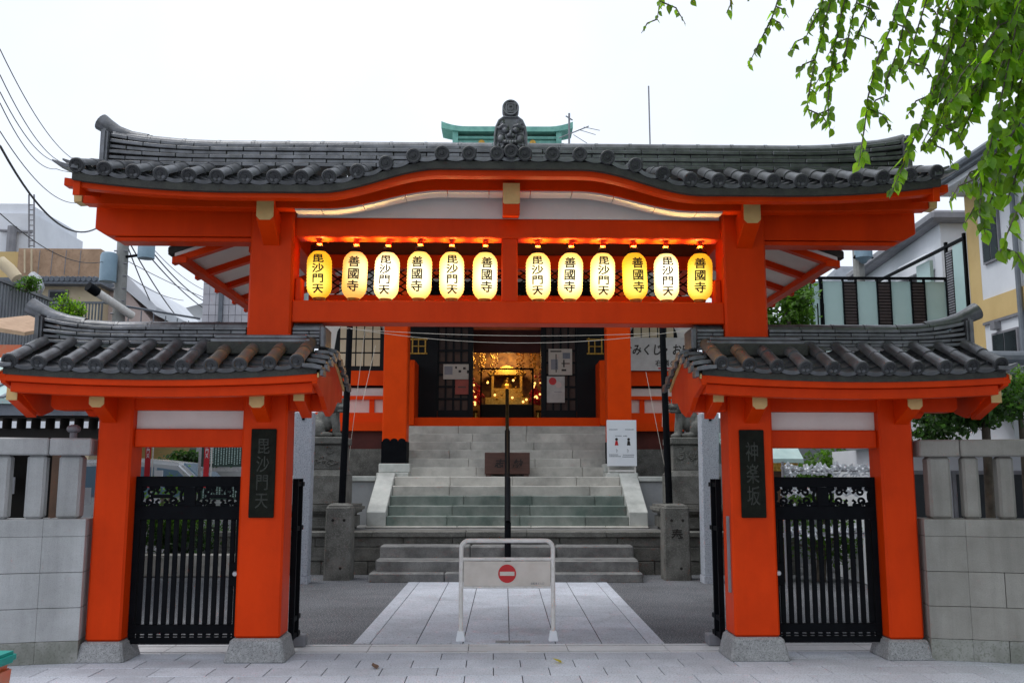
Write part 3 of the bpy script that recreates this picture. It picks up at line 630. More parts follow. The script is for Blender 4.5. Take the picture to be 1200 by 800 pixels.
def letter_mesh(s):
    n = len(s); h = .092 if n == 4 else .112
    base = text_mb(s, .118, h, 0, -.004, 0, .0012, 0, vertical=True); mb = MB(); e = .0021
    for k, (dx, dz) in enumerate(((0, 0), (e, e), (-e, e), (e, -e), (-e, -e))): mb.add([(v[0]+dx, v[1]-.00025*k, v[2]+dz) for v in base.v], base.f)   # brush weight
    me0 = bpy.data.meshes.new('t'); me0.from_pydata(mb.v, [], mb.f); bm = bmesh.new(); bm.from_mesh(me0)
    bmesh.ops.triangulate(bm, faces=bm.faces)
    bmesh.ops.subdivide_edges(bm, edges=[e for e in bm.edges if e.calc_length() > .03], cuts=2, use_grid_fill=False)
    bmesh.ops.triangulate(bm, faces=bm.faces)
    for v in bm.verts: v.co = wrap(*v.co)
    bm.to_mesh(me0); bm.free(); me0.materials.append(M['brownink']); me0.name = 'lettering'; return me0
LT = {k: letter_mesh(k) for k in ('毘沙門天', '善國寺')}
lx = [374.2, 415.8, 453.3, 491.5, 529.4, 568.4, 630.7, 668.5, 706.1, 743.9, 780.8, 820.2]
kinds = ['lip3', 'lip4', 'lip1', 'lip2', 'lip2', 'lip2', 'lip2', 'lip2', 'lip2', 'lip3', 'lip1', 'lip3']
words = ['first from the left, deep yellow', 'second from the left, amber', 'third from the left, whitest of its half', 'fourth from the left, pale yellow', 'fifth from the left, pale yellow',
         'just left of the middle strut', 'just right of the middle strut', 'second right of the middle strut', 'third right of the middle strut', 'fourth right of the middle strut, yellow', 'white one second from the right end', 'last at the right end, yellow']
for i, (px, k, wd) in enumerate(zip(lx, kinds, words)):
    p = at(px, 322, Y=8.42); z = 3.352 + RND.uniform(-.006, .006); a = RND.uniform(-.22, .22)
    txt = '毘沙門天' if i in (0, 2, 4, 6, 8, 10) else '善國寺'
    t = thing('paper_lantern', 'lit paper lantern reading %s, %s' % (txt, wd), 'lantern', (p.x, 8.42, z), 'lit lanterns hanging in a row under the gate beam')
    t.rotation_euler = (RND.uniform(-.015, .015), RND.uniform(-.035, .035), a)
    for me, n in ((LB[k], 'paper_shade'), (CAPT, 'top_ring'), (CAPB, 'bottom_ring'), (HND, 'wire_handle'), (LT[txt], 'lettering'), (HK, 'hanger_block')):
        inst(me, n, t, (p.x, 8.42, z))
    ll = bpy.data.lights.new('lantern_lamp', 'SPOT'); ll.energy = 13.0; ll.spot_size = math.radians(128); ll.spot_blend = .5; ll.color = (1, .68, .24); ll.shadow_soft_size = .03     # light leaving by the open top
    lo = bpy.data.objects.new('lantern_lamp', ll); COL.objects.link(lo); lo.location = (p.x, 8.42, z+.255); lo.rotation_euler = (math.pi, 0, 0)

# --- iron gate leaves in the side openings
for s, lab in ((-1, 'black iron side gate of upright bars with scrollwork band, left of the entrance'), (1, 'black iron side gate of upright bars with scrollwork band, right of the entrance')):
    a, b = X0+min(s*2.34, s*3.27), X0+max(s*2.34, s*3.27); K = M['black']
    t = thing('iron_gate', lab, 'gate', ((a+b)/2, 8.44, .12), 'closed iron side gates')
    y0, y1 = 8.415, 8.46
    for n, z0, z1 in (('top_rail', 1.45, 1.54), ('middle_rail', 1.165, 1.285), ('bottom_rail', .20, .275), ('foot_rail', .115, .165)): MB().box(a, b, y0, y1, z0, z1).obj(n, K, t, bevel=.004)
    for x in (a+.02, b-.02, (a+b)/2): MB().box(x-.025 if x != (a+b)/2 else x-.05, x+.025 if x != (a+b)/2 else x+.05, y0+.003, y1-.003, (.167 if x != (a+b)/2 else 1.286), (1.54 if x != (a+b)/2 else 1.449)).obj('stile', K, t)
    n = 12
    for i in range(n):
        x = a+.04+(b-a-.08)*(i+.5)/n
        MB().box(x-.020, x+.020, y0+.008, y1-.008, .277, 1.164).obj('bar', K, t, bevel=.003)
        MB().box(x-.013, x+.013, y0+.008, y1-.008, .167, .198).obj('foot_stub', K, t)
    MB().box(a+.05, b-.05, y0+.012, y1-.012, .175, .186).obj('foot_strip', K, t)
    for h in (-1, 1):           # scrollwork panels
        cx = (a+b)/2 + h*(b-a)*.265; w_ = (b-a)*.17; sc = MB(); zc = 1.367; ym = (y0+y1)/2
        for e in (-1, 1):
            for v in (-1, 1):
                sc.tube(curl((cx+e*w_*.62, zc+v*.042), .036, 1.25, e, ym, v*1.2), .0115, 6)
                sc.tube([(cx+e*w_*.18, ym, zc+v*.08), (cx+e*w_*.30, ym, zc+v*.048), (cx+e*w_*.15, ym, zc+v*.03)], .014, 6)
                sc.ball((cx+e*w_*1.05, ym, zc+v*.07), .034, .015, .026); sc.ball((cx+e*w_*.40, ym, zc+v*.08), .045, .014, .02)
            sc.tube([(cx+e*w_*1.25, ym, zc+.085), (cx+e*w_*1.05, ym, zc+.02), (cx+e*w_*1.05, ym, zc-.02), (cx+e*w_*1.25, ym, zc-.085)], .014, 6)
        if s < 0: sc.tube([(cx-w_*.6, ym, zc), (cx+w_*.6, ym, zc)], .016, 6); 
        sc.obj('scrollwork', K, t, smooth=50)
    x = (b if s < 0 else a)-s*(-.05) if False else (b-.045 if s < 0 else a+.045)
    lk = MB().box(x-.04, x+.04, y0-.012, y1+.005, .60, .80).obj('lock_plate', K, t, bevel=.005)
    MB().lathe((x+.012*s*-1, y0-.018, .705), [(0, -.012), (.018, -.012), (.024, -.004), (.026, .01), (.0, .01)], 18, 'y').obj('keyhole', M['rail'], lk, smooth=40)
# opened middle leaves folded back against the inner posts
for s, lab in ((-1, 'black folding gate leaf parked behind the left inner post'), (1, 'black folding gate leaf parked behind the right inner post')):
    x = X0+s*1.925; t = thing('folded_gate_leaf', lab, 'gate', (x, 9.0, .02), 'open middle gate leaves')
    for k in range(4):
        y = 8.66+k*.10; MB().box(x-.02+s*.03*(k % 2), x+.02+s*.03*(k % 2), y, y+.03, .10, 1.52-.0*k).obj('bar', M['black'], t)
    for z in (.10, .25, 1.05, 1.45): MB().box(x-.012, x+.012, 8.65, 9.0, z, z+.04).obj('rail', M['black'], t)
    MB().box(x-.075, x+.075, 8.90, 9.06, 0, .10).obj('foot_block', M['eave'], t, bevel=.01)

# --- stone fence on both sides
for s in (-1, 1):
    t = thing('stone_fence', 'pale concrete block fence with square balusters %s of the gate' % ('left' if s < 0 else 'right'), 'fence', (X0+s*4.2, 8.2, 0), 'stone fences beside the gate')
    P0, P1, P2 = (X0+s*3.60, 8.20), (X0+s*3.93, 8.14), (X0+s*6.6, 7.35)
    def seg(A, B, t0, t1, z0, z1, d0, d1, nm, mt, bevel=.003):
        ux, uy = B[0]-A[0], B[1]-A[1]; l = math.hypot(ux, uy); ux, uy = ux/l, uy/l; nx, ny = (-uy, ux) if s > 0 else (uy, -ux)
        q = [(A[0]+ux*t0*l+nx*d0, A[1]+uy*t0*l+ny*d0), (A[0]+ux*t1*l+nx*d0, A[1]+uy*t1*l+ny*d0), (A[0]+ux*t1*l+nx*d1, A[1]+uy*t1*l+ny*d1), (A[0]+ux*t0*l+nx*d1, A[1]+uy*t0*l+ny*d1)]
        return MB().prism(q, 'z', z0, z1).obj(nm, mt, t, bevel=bevel)
    rows = [(0, .178, 'wallbase'), (.181, .447, 'wallst'), (.451, .737, 'wallst'), (.741, 1.035, 'wallst'), (1.037, 1.18, 'wallst')]
    for k, (z0, z1, mm) in enumerate(rows):
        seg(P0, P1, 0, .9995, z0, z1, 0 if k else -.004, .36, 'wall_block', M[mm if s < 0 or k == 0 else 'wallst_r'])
        off = (.28 if k in (0, 2) else 1.15) if s > 0 else (1.3 if k % 2 else 1.75); L_ = math.hypot(P2[0]-P1[0], P2[1]-P1[1])
        cuts = [0] + [off+.95*i for i in range(4) if off+.95*i < L_-.2] + [L_]
        if k == 4: cuts = [0, L_*.5, L_]
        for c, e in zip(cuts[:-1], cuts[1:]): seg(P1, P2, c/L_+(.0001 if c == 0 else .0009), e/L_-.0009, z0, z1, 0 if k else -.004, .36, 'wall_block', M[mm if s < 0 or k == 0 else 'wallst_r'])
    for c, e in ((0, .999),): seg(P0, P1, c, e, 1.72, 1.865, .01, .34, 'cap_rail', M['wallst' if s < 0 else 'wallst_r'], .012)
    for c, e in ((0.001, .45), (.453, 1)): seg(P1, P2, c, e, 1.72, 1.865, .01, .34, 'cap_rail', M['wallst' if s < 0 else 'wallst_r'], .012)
    L0 = math.hypot(P1[0]-P0[0], P1[1]-P0[1])
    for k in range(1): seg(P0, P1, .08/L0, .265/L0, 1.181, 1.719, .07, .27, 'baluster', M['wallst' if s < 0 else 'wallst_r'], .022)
    k = 0; d = .02
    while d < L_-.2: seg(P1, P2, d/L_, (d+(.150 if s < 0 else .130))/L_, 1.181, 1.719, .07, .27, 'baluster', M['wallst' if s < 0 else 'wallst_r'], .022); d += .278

# --- no-entry barrier
p0, p1 = at(540, 749, Z=.0), at(648, 749, Z=0); yb = 9.22
xa, xb = p0.x, p1.x; zt_ = .93
t = thing('no_entry_barrier', 'white tube barrier with red no-entry sign standing across the stone path', 'barrier', ((xa+xb)/2, yb, 0))
rr = .07; path = [(xa, yb, .03)] + [(xa+rr-rr*math.cos(q), yb, zt_-rr+rr*math.sin(q)) for q in lin(0, math.pi/2, 7)] + [(xb-rr+rr*math.sin(q), yb, zt_-rr+rr*math.cos(q)) for q in lin(0, math.pi/2, 7)] + [(xb, yb, .03)]
MB().tube(path, .021, 12).obj('tube_frame', M['steel'], t, smooth=50)
MB().tube([(xa, yb, .757), (xb, yb, .757)], .016, 10).obj('cross_tube', M['steel'], t, smooth=50)
pl = MB().box(xa+.024, xb-.024, yb-.012, yb+.004, .505, .735).obj('sign_panel', M['signcream'], t, bevel=.003)
MB().tube([(xa, yb, .495), (xb, yb, .495)], .011, 8).obj('cross_tube', M['steel'], t, smooth=50)
cx = (xa+xb)/2-.0; zc = .622
MB().lathe((cx, yb-.013, zc), [(0, -.0035), (.086, -.0035), (.086, .001)], 32, 'y').obj('red_disc', M['signred'], pl)
MB().box(cx-.07, cx+.07, yb-.0195, yb-.0175, zc-.019, zc+.019).obj('white_bar', M['signcream'], pl)
text_mb('自転車ヱ入口', .022, .024, xb-.15, .53, yb-.0125, .0012, .012).obj('lettering', M['eave'], pl)
for x in (xa, xb): MB().frus((x-.045, x+.045, yb-.05, yb+.05), 0, (x-.03, x+.03, yb-.03, yb+.03), .09).obj('foot', M['paper'], t, bevel=.004)

# ------------------------------------------------------------------ precinct: stairs, terrace, statues
FRAME = hallframe
def stones(par, x0, x1, y0, y1, z0, z1, lmin, lmax, mt, name='step_stone', bevel=.012, jit=.006):
    x = x0
    while x < x1-.02:
        l = RND.uniform(lmin, lmax); e = min(x1, x+l)
        if x1-e < .35: e = x1
        MB().box(x+.0025, e-.0025, y0+RND.uniform(-jit, jit), y1, z0, z1+RND.uniform(-jit, jit)*.4).obj(name, mt, par, bevel=bevel); x = e
st = thing('stone_stairs', 'long grey stone stairs in three flights up to the temple hall', 'stairs', (0, 16.5, 0))
zs = [0, .135, .295, .47, .66]
for k in range(3): stones(st, -2.02+.02*k-(.03 if k == 0 else 0), 2.0-.02*k, 14.15+.35*k, 14.60+.35*k, zs[k]-.02, zs[k+1], .9, 1.6, M['stone_step'], bevel=.02, jit=.012)
MB().box(-1.95, 1.95, 14.3, 15.3, -.02, .28).obj('core', M['stone_step'], st)
for k in range(5):
    z0 = .69+.168*k; mt = M['stone_green'] if k in (0, 1, 2) else M['stone_lite']
    stones(st, -2.09, 2.09, 16.40+.29*k, 16.75+.29*k, z0-.03, z0+.168, .9, 1.5, mt, bevel=.012)
MB().box(-2.09, 2.09, 16.72, 18.45, .67, 1.0).obj('core', M['stone_step'], st)
stones(st, -2.09, 2.09, 17.80, 18.48, 1.34, 1.532, 1.2, 1.6, M['stone_lite'])
for k in range(6):
    z0 = 1.535+.174*k
    stones(st, -2.14, 2.14, 18.42+.285*k, 18.80+.285*k, z0-.03, z0+.174, .9, 1.7, M['stone_lite'], bevel=.010)
MB().prism([(18.6, 1.4), (18.6, 1.55), (20.15, 2.5), (20.15, 1.4)], 'x', -2.12, 2.12).obj('core', M['stone_step'], st)
stones(st, -2.42, 2.42, 16.30, 16.45, .655, .692, 1.2, 1.6, M['stone_lite'], 'ledge_stone')
for s in (-1, 1):
    MB().prism([(16.38, .69), (16.38, .93), (17.72, 1.60), (17.80, 1.60), (17.80, .69)], 'x', *sorted((s*2.09, s*2.42))).obj('cheek_stone', M['cheek'], st, bevel=.012)
    MB().box(*sorted((s*1.86, s*2.46)), 17.80, 18.9, 1.40, 1.60).obj('cheek_stone', M['cheek'], st, bevel=.012)
    MB().box(*sorted((s*1.86, s*2.46)), 18.12, 18.9, 1.602, 1.775).obj('pillar_base', M['cheek'], st, bevel=.015)
# terrace
te = thing('stone_terrace', 'weathered grey stone terrace with coursed blocks below the hall', 'terrace', (0, 15.3, 0))
for k, (z0, z1) in enumerate(((-.02, .20), (.203, .42), (.423, .575))): stones(te, -4.6, 4.6, 15.25, 15.6, z0, z1, .55, .95, M['stone_old'], 'terrace_block', .012)
stones(te, -4.6, 4.6, 15.21, 15.75, .578, .665, .9, 1.5, M['stone_old'], 'coping_stone', .012)
MB().box(-4.6, 4.6, 15.72, 19.5, -.02, .655).obj('terrace_floor', M['stone_step'], te)
for s in (-1, 1):
    MB().box(*sorted((s*2.43, s*4.6)), 17.6, 17.9, .655, 1.44).obj('podium_wall', M['concrete'], te)
    MB().box(*sorted((s*2.43, s*4.6)), 17.56, 19.4, 1.443, 1.535).obj('coping_stone', M['cheek'], te, bevel=.01)

# centre handrail up the stairs
t = thing('stair_handrail', 'black and brass handrail climbing the middle of the stone stairs', 'handrail', (0, 14.4, 0))
pts = [(14.30, .135, .72), (15.3, .66, .85), (16.42, .69, .85), (17.75, 1.53, .86), (18.45, 1.54, .86), (20.05, 2.56, .80)]
MB().tube([(0, y, z+h) for y, z, h in pts[:5]], .040, 10).obj('hand_tube', M['black'], t, smooth=50)
MB().tube([(0, y, z+h) for y, z, h in pts[4:]], .036, 10).obj('hand_tube', mat('worn_brass_tube', (.16, .10, .03), (.06, .04, .02), rough=.35, metal=.7), t, smooth=50, ) 
for y, z, h in pts: MB().tube([(0, y, z-.02), (0, y, z+h)], .048 if y < 18 else .036, 10).obj('rail_post', M['black'], t, smooth=50)
# donation board
t = thing('donation_box', 'brown wooden donation box with two brush characters at the stair landing', 'box', (0, 18.3, 1.55))
MB().box(-.43, .43, 18.02, 18.40, 1.575, 1.985).obj('chest', M['wood'], t, bevel=.008)
for s in (-1, 1): MB().box(s*.36-.05, s*.36+.05, 18.04, 18.38, 1.532, 1.575).obj('foot', M['wood'], t)
text_mb('志', .19, .18, -.16, 1.78, 18.018, .003, .03, shear=.25).obj('lettering', M['ink'], t); text_mb('納', .19, .18, .19, 1.78, 18.018, .003, .03, shear=.25).obj('lettering', M['ink'], t)
# notice stand
t = thing('notice_stand', 'white notice board on a low metal stand beside the right hall pillar', 'notice board', (2.28, 17.95, 1.60))
xa, xb = 1.895, 2.46
MB().box(xa, xb, 17.93, 17.96, 1.73, 2.60).obj('board', M['paper'], t, bevel=.004)
for x in (xa+.03, xb-.03): MB().box(x-.014, x+.014, 17.962, 17.985, 1.60, 2.4).obj('leg', M['steel'], t)
MB().box(xa+.02, xb-.02, 17.965, 17.98, 1.62, 1.66).obj('cross_bar', M['steel'], t)
cm = (xa+xb)/2; inkg = M['slate']; yb_ = 17.9285
pr_ = MB()
for z, a, b in ((2.42, -.24, -.09), (2.42, .07, .23), (1.945, -.24, -.08), (1.912, -.24, -.03), (1.94, .02, .22), (1.905, .01, .22), (2.30, -.12, -.02), (2.30, .03, .10)):
    x = cm+a
    while x < cm+b: q = RND.uniform(.008, .02); pr_.box(x, x+q, yb_-.001, yb_+.001, z-.007, z+.007); x += q+.006
for sx in (-.10, .11): pr_.tube([(cm+sx-.01, yb_, 2.05), (cm+sx+.01, yb_, 2.03), (cm+sx, yb_, 1.99)], .004, 4)
pr_.obj('lettering', inkg, t)
for sx, c in ((-.10, M['signred']), (.13, M['ink'])):
    f = MB(); f.lathe((cm+sx, yb_, 2.235), [(0, -.002), (.026, -.002), (.026, .001)], 14, 'y').obj('printed_figure', M['ink'], t)
    MB().prism([(cm+sx-.035, 2.12), (cm+sx+.035, 2.12), (cm+sx+.02, 2.205), (cm+sx-.02, 2.205)], 'y', yb_-.001, yb_+.001).obj('printed_figure', c, t)

# bollards with banner poles
for s, la, lb in ((-1, 'old square stone bollard left of the stone stairs', 'black banner pole tied to the stone bollard left of the stairs'), (1, 'old square stone bollard with carved sign right of the stone stairs', 'black banner pole tied to the stone bollard right of the stairs')):
    cx = s*2.56; t = thing('stone_bollard', la, 'bollard', (cx, 14.5, 0), 'stone bollards before the stairs')
    b = MB().frus((cx-.205, cx+.205, 14.42, 14.80), -.03, (cx-.19, cx+.19, 14.43, 14.79), 1.08); b.frus((cx-.19, cx+.19, 14.43, 14.79), 1.081, (cx-.12, cx+.12, 14.5, 14.72), 1.13)
    b.obj('shaft', M['stone_old'], t, bevel=.02)
    for x, z in ((-.08, .88), (.09, .88), (.05, .17)): MB().lathe((cx+x, 14.425, z), [(.0, -.004), (.022, -.004), (.022, .01)], 12, 'y').obj('bolt_hole', M['dark'], t)
    if s > 0: text_mb('奉', .2, .22, cx, .66, 14.424, .004, .01).obj('lettering', M['dark'], t)
    tilt = .07*(1 if s < 0 else -.9)
    one('banner_pole', lb, 'pole', MB().tube([(cx+.05*(-s)-.03, 14.60, 1.13), (cx+.05*(-s)-.03+tilt*.6, 14.60, 3.2), (cx+.05*(-s)-.03+tilt, 14.62, 5.2)], [.055, .05, .045], 10), M['black'], 'banner poles beside the stairs', smooth=50)
FRAME = None
for s, px, lab in ((-1, 357.5, 'tall speckled granite post behind the left inner gate post'), (1, 830, 'tall speckled granite post behind the right inner gate post')):
    cx = at(px, 480, Y=14.1).x
    t = thing('granite_post', lab, 'post', (cx, 14.1, 0), 'granite posts inside the gate')
    b = at(352 if s < 0 else 833, 682, Y=14.1).x
    MB().add([(b-.115, 14.0, .10), (b+.115, 14.0, .10), (b+.115, 14.25, .10), (b-.115, 14.25, .10), (cx-.135, 14.0, 2.48), (cx+.135, 14.0, 2.48), (cx+.135, 14.25, 2.48), (cx-.135, 14.25, 2.48)],
             [(0, 3, 2, 1), (4, 5, 6, 7), (0, 1, 5, 4), (1, 2, 6, 5), (2, 3, 7, 6), (3, 0, 4, 7)]).obj('shaft', mat('speckled_granite', (.42, .45, .50), (.34, .37, .42), rough=.6, scale=20, spots=((.16, .17, .2), 60, .8)), t, bevel=.012)
    MB().box(b-.12, b+.12, 13.98, 14.27, -.01, .10).obj('foot', M['granite2'], t)
    MB().box(cx-.02, cx+.02, 13.985, 13.998, 2.36, 2.45).obj('clip', M['black'], t)
FRAME = hallframe

def komainu(s):
    cx, cyy, z = s*3.10, 16.0, 0
    d = -s                               # faces the stairs
    t = thing('statue_pedestal', 'tiered stone pedestal with carved relief panel under the %s guardian lion-dog' % ('left' if s < 0 else 'right'), 'pedestal', (cx, cyy, .66), 'pedestals of the guardian statues')
    ST = M['stone_old']
    MB().box(cx-.56, cx+.56, cyy-.5, cyy+.5, .655, .93).obj('base_tier', ST, t, bevel=.05, seg=2)
    MB().box(cx-.63, cx+.63, cyy-.57, cyy+.57, .932, 1.075).obj('base_slab', ST, t, bevel=.045, seg=2)
    MB().box(cx-.42, cx+.42, cyy-.42, cyy+.42, 1.077, 1.56).obj('middle_tier', ST, t, bevel=.015)
    MB().frus((cx-.42, cx+.42, cyy-.40, cyy+.40), 1.562, (cx-.36, cx+.36, cyy-.36, cyy+.36), 1.64).obj('middle_tier', ST, t)
    MB().box(cx-.36, cx+.36, cyy-.35, cyy+.35, 1.642, 2.06).obj('relief_tier', ST, t, bevel=.012)
    rl = MB(); r_ = random.Random(11+s)
    for k in range(13):
        a = (cx+r_.uniform(-.27, .27), cyy-.356, 1.85+r_.uniform(-.14, .14)); rl.tube(curl((a[0], a[2]), r_.uniform(.04, .09), r_.uniform(.6, 1.1), r_.choice((-1, 1)), a[1], r_.uniform(0, 6), 9), .014, 5)
    rl.obj('relief_carving', ST, t)
    MB().box(cx-.40, cx+.40, cyy-.40, cyy+.40, 2.062, 2.18).obj('top_slab', ST, t, bevel=.015)
    q = MB(); P = lambda x, y, zz: (cx+d*x, cyy+y, 2.18+zz)
    q.ball(P(-.14, .0, .20), .20, .17, .20); q.ball(P(.02, 0, .32), .17, .15, .22); q.ball(P(.12, 0, .40), .13, .13, .17)
    for e in (-1, 1):
        q.tube([P(.15, e*.09, .40), P(.19, e*.10, .20), P(.20, e*.10, .04)], [.075, .055, .05], 8); q.ball(P(.24, e*.10, .04), .075, .055, .045)
        q.ball(P(-.12, e*.15, .14), .16, .075, .15); q.ball(P(.05, e*.17, .045), .12, .055, .05)
    hd = lambda x, y, zz: P(.20+x*1.0, -.08+y*1.1-x*.55, .55+zz*1.1)
    q.ball(P(.13, -.02, .50), .12, .12, .13); q.ball(hd(0, 0, 0), .14, .135, .13); q.ball(hd(.12, 0, -.03), .085, .095, .05); q.ball(hd(.10, 0, -.10), .075, .085, .026)
    q.ball(hd(.17, 0, .0), .03, .045, .025); 
    for e in (-1, 1):
        q.ball(hd(.095, e*.06, .045), .028); q.ball(hd(.08, e*.06, .085), .05, .04, .022); q.ball(hd(-.02, e*.12, .055), .045, .025, .06)
        for k in range(7):
            a = k*.5-.6; q.ball(hd(-.06-.03*math.cos(a), e*(.085+.02*(k % 2)), -.14+.20*k/6), .042, .042, .042)
    for k in range(6): q.ball(hd(-.12, (k-2.5)*.03, .09-.05*abs(k-2.5)), .045)
    for k in range(4): q.ball(P(-.29-.01*k, (k-1.5)*.05, .30+.08*(k % 2)), .06, .05, .12)
    q.tube([P(-.25, 0, .15), P(-.31, 0, .30), P(-.27, 0, .48)], [.06, .08, .04], 8)
    k_ = thing('guardian_lion_dog', 'seated grey stone guardian lion-dog on the %s pedestal' % ('left' if s < 0 else 'right'), 'statue', (cx, cyy, 2.18), 'guardian lion-dog statues')
    remesh(q, 'stone_body', ST, k_, .012, 0)
    if s < 0: MB().prism([(P(.12, 0, 0)[0], 2.30), (P(.22, 0, 0)[0], 2.30), (P(.17, 0, 0)[0], 2.42)], 'y', cyy-.03, cyy+.03).obj('red_bib', M['banner'], k_)
komainu(-1); komainu(1)

# ------------------------------------------------------------------ main hall
R2, BK, WH = M['red2'], M['blackwood'], M['white']
hall = thing('temple_hall', 'vermilion temple hall with black lattice doors and green copper roof', 'temple hall', (0, 20.9, .66))
for s in (-1, 1):
    p = MB().box(s*2.19-.235, s*2.19+.235, 18.27, 18.74, 1.777, 5.75).obj('porch_pillar', R2, hall, bevel=.02)
    k = MB().box(s*2.19-.245, s*2.19+.245, 18.26, 18.75, 1.779, 2.20); k.obj('black_shoe', M['black'], p)
    cu = MB()
    for j in range(-1, 2): cu.prism([(s*2.19+j*.15+.075*math.cos(a), 2.20+.06*math.sin(a)) for a in lin(0, math.pi, 9)], 'y', 18.262, 18.27)
    cu.obj('shoe_trim', M['black'], p)
    MB().box(*sorted((s*1.98, s*2.13)), 20.0, 20.9, 2.60, 4.0).obj('door_jamb', R2, hall, bevel=.01)
MB().box(-2.35, 2.35, 20.15, 20.5, 2.585, 2.78).obj('red_sill', R2, hall, bevel=.01)
MB().box(-2.35, 2.35, 20.5, 20.88, 2.60, 2.72).obj('porch_floor', M['woodb'], hall)
# doors
for s in (-1, 1):
    d = MB().box(*sorted((s*1.56, s*2.30)), 20.90, 20.96, 2.80, 5.6).obj('black_door_panel', BK, hall)
    lo = thing('x', None, None, (0, 0, 0)); bpy.data.objects.remove(lo)
    fx = s*1.98; fz = 4.44; fr = MB()
    for a, b, c, e in ((-.19, .19, .12, .15), (-.19, .19, -.20, -.17), (-.16, -.13, -.20, .17), (.13, .16, -.20, .17), (-.13, .13, -.03, -.01), (-.02, .0, -.17, .12)): fr.box(fx+a, fx+b, 20.875, 20.895, fz+c, fz+e)
    fr.obj('gold_fitting', M['gold'], d)
    x0, x1 = sorted((s*.86, s*1.55))
    la = MB().box(x0, x1, 20.985, 20.99, 2.9, 5.6).obj('lattice_door', mat('lattice_pane', (.11, .07, .055), (.05, .04, .04), rough=.5, scale=2.2, spec=.1), hall)
    for k in range(5):
        x = x0+(x1-x0)*k/4; MB().box(x-.022, x+.022, 20.945, 20.985, 2.97, 5.6).obj('muntin', BK, la)
    for k in range(10):
        z = 2.97+.272*k; MB().box(x0, x1, 20.95, 20.98, z-.022, z+.022).obj('muntin', BK, la)
    MB().box(x0, x1, 20.93, 20.98, 2.80, 2.955).obj('door_bottom_rail', BK, la)
    for x in (s*.81, ): MB().box(*sorted((s*.76, s*.86)), 20.90, 21.0, 2.80, 5.6).obj('door_stile', BK, hall)
MB().box(-2.3, 2.3, 20.92, 21.0, 5.6, 5.9).obj('door_head', BK, hall)
# posters on the doors (flat print)
def poster(lab, x0, x1, z0, z1, mt, marks):
    t = thing('poster', lab, 'poster', ((x0+x1)/2, 20.93, z0), 'paper notices on the hall doors')
    MB().box(x0, x1, 20.926, 20.932, z0, z1).obj('sheet', mt, t)
    for (a, b, c, e, mm) in marks: MB().box(x0+(x1-x0)*a, x0+(x1-x0)*b, 20.9245, 20.9255, z0+(z1-z0)*c, z0+(z1-z0)*e).obj('print_mark', M[mm], t)
dim = mat('aged_notice_paper', (.48, .44, .38), (.42, .38, .33), rough=.8)
poster('pale notice with dark photograph on the left lattice door', -1.43, -.84, 3.68, 4.02, dim, [(.04, .35, .3, .85, 'eave'), (.45, .52, .7, .85, 'ink'), (.58, .68, .45, .6, 'ink'), (.75, .85, .65, .8, 'ink'), (.9, .97, .4, .6, 'ink')])
poster('small red notice below the pale notice on the left lattice door', -1.16, -.86, 3.34, 3.67, mat('faded_red_notice', (.35, .08, .06), rough=.8), [(.2, .8, .45, .55, 'wood')])
poster('large map notice on the right lattice door', .93, 1.46, 3.78, 4.37, dim, [(.08, .55, .88, .93, 'ink'), (.6, .92, .62, .85, 'slate'), (.1, .4, .2, .6, 'eave'), (.55, .75, .15, .22, 'ink'), (.3, .34, .1, .8, 'ink'), (.55, .9, .42, .46, 'ink'), (.62, .68, .3, .58, 'ink')])
poster('white notice with two round crests on the right lattice door', .89, 1.29, 3.16, 3.75, mat('notice_white', (.5, .49, .46), rough=.8), [(.4, .85, .40, .42, 'eave')])
for x, z, r, c in ((1.02, 3.64, .085, 'signred'), (1.15, 3.56, .07, 'bpink')): one('paper_crest', ('red' if c == 'signred' else 'pink') + ' round crest printed on the white notice of the right door', 'crest', MB().lathe((x, 20.9245, z), [(0, -.001), (r, -.001), (r, .001)], 20, 'y'), M[c])
# hall room and altar
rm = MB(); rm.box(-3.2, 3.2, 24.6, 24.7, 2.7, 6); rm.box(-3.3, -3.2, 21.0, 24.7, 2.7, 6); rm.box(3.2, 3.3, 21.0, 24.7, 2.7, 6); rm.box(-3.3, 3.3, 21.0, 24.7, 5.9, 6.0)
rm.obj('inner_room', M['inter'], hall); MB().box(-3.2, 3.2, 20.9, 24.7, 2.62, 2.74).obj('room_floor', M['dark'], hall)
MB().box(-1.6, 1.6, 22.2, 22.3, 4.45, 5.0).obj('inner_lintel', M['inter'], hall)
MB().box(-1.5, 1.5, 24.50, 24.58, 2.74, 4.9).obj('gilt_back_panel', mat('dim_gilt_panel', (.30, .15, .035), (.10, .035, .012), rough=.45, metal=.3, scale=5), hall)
al = thing('altar', 'golden altar with glowing lamps inside the open hall doors', 'altar', (0, 23.5, 2.74))
MB().box(-.62, .62, 22.6, 23.2, 2.74, 3.25).obj('altar_table', M['dark'], al, bevel=.01)
MB().box(-.55, .55, 23.6, 24.2, 2.74, 3.5).obj('altar_tier', M['gold'], al, bevel=.01); MB().box(-.40, .40, 23.8, 24.3, 3.5, 3.75).obj('altar_tier', M['gold'], al, bevel=.01)
MB().prism([(-.5, 4.15), (0, 4.32), (.5, 4.15), (.42, 4.08), (-.42, 4.08)], 'y', 23.7, 24.3).obj('shrine_roof', M['gold'], al)
for x in (-.36, .36): MB().box(x-.03, x+.03, 23.75, 23.82, 3.5, 4.08).obj('shrine_post', M['gold'], al)
fg = MB(); fg.ball((0, 24.0, 3.95), .09, .08, .10); fg.ball((0, 24.0, 3.80), .15, .1, .12); fg.obj('golden_figure', M['gold'], al)
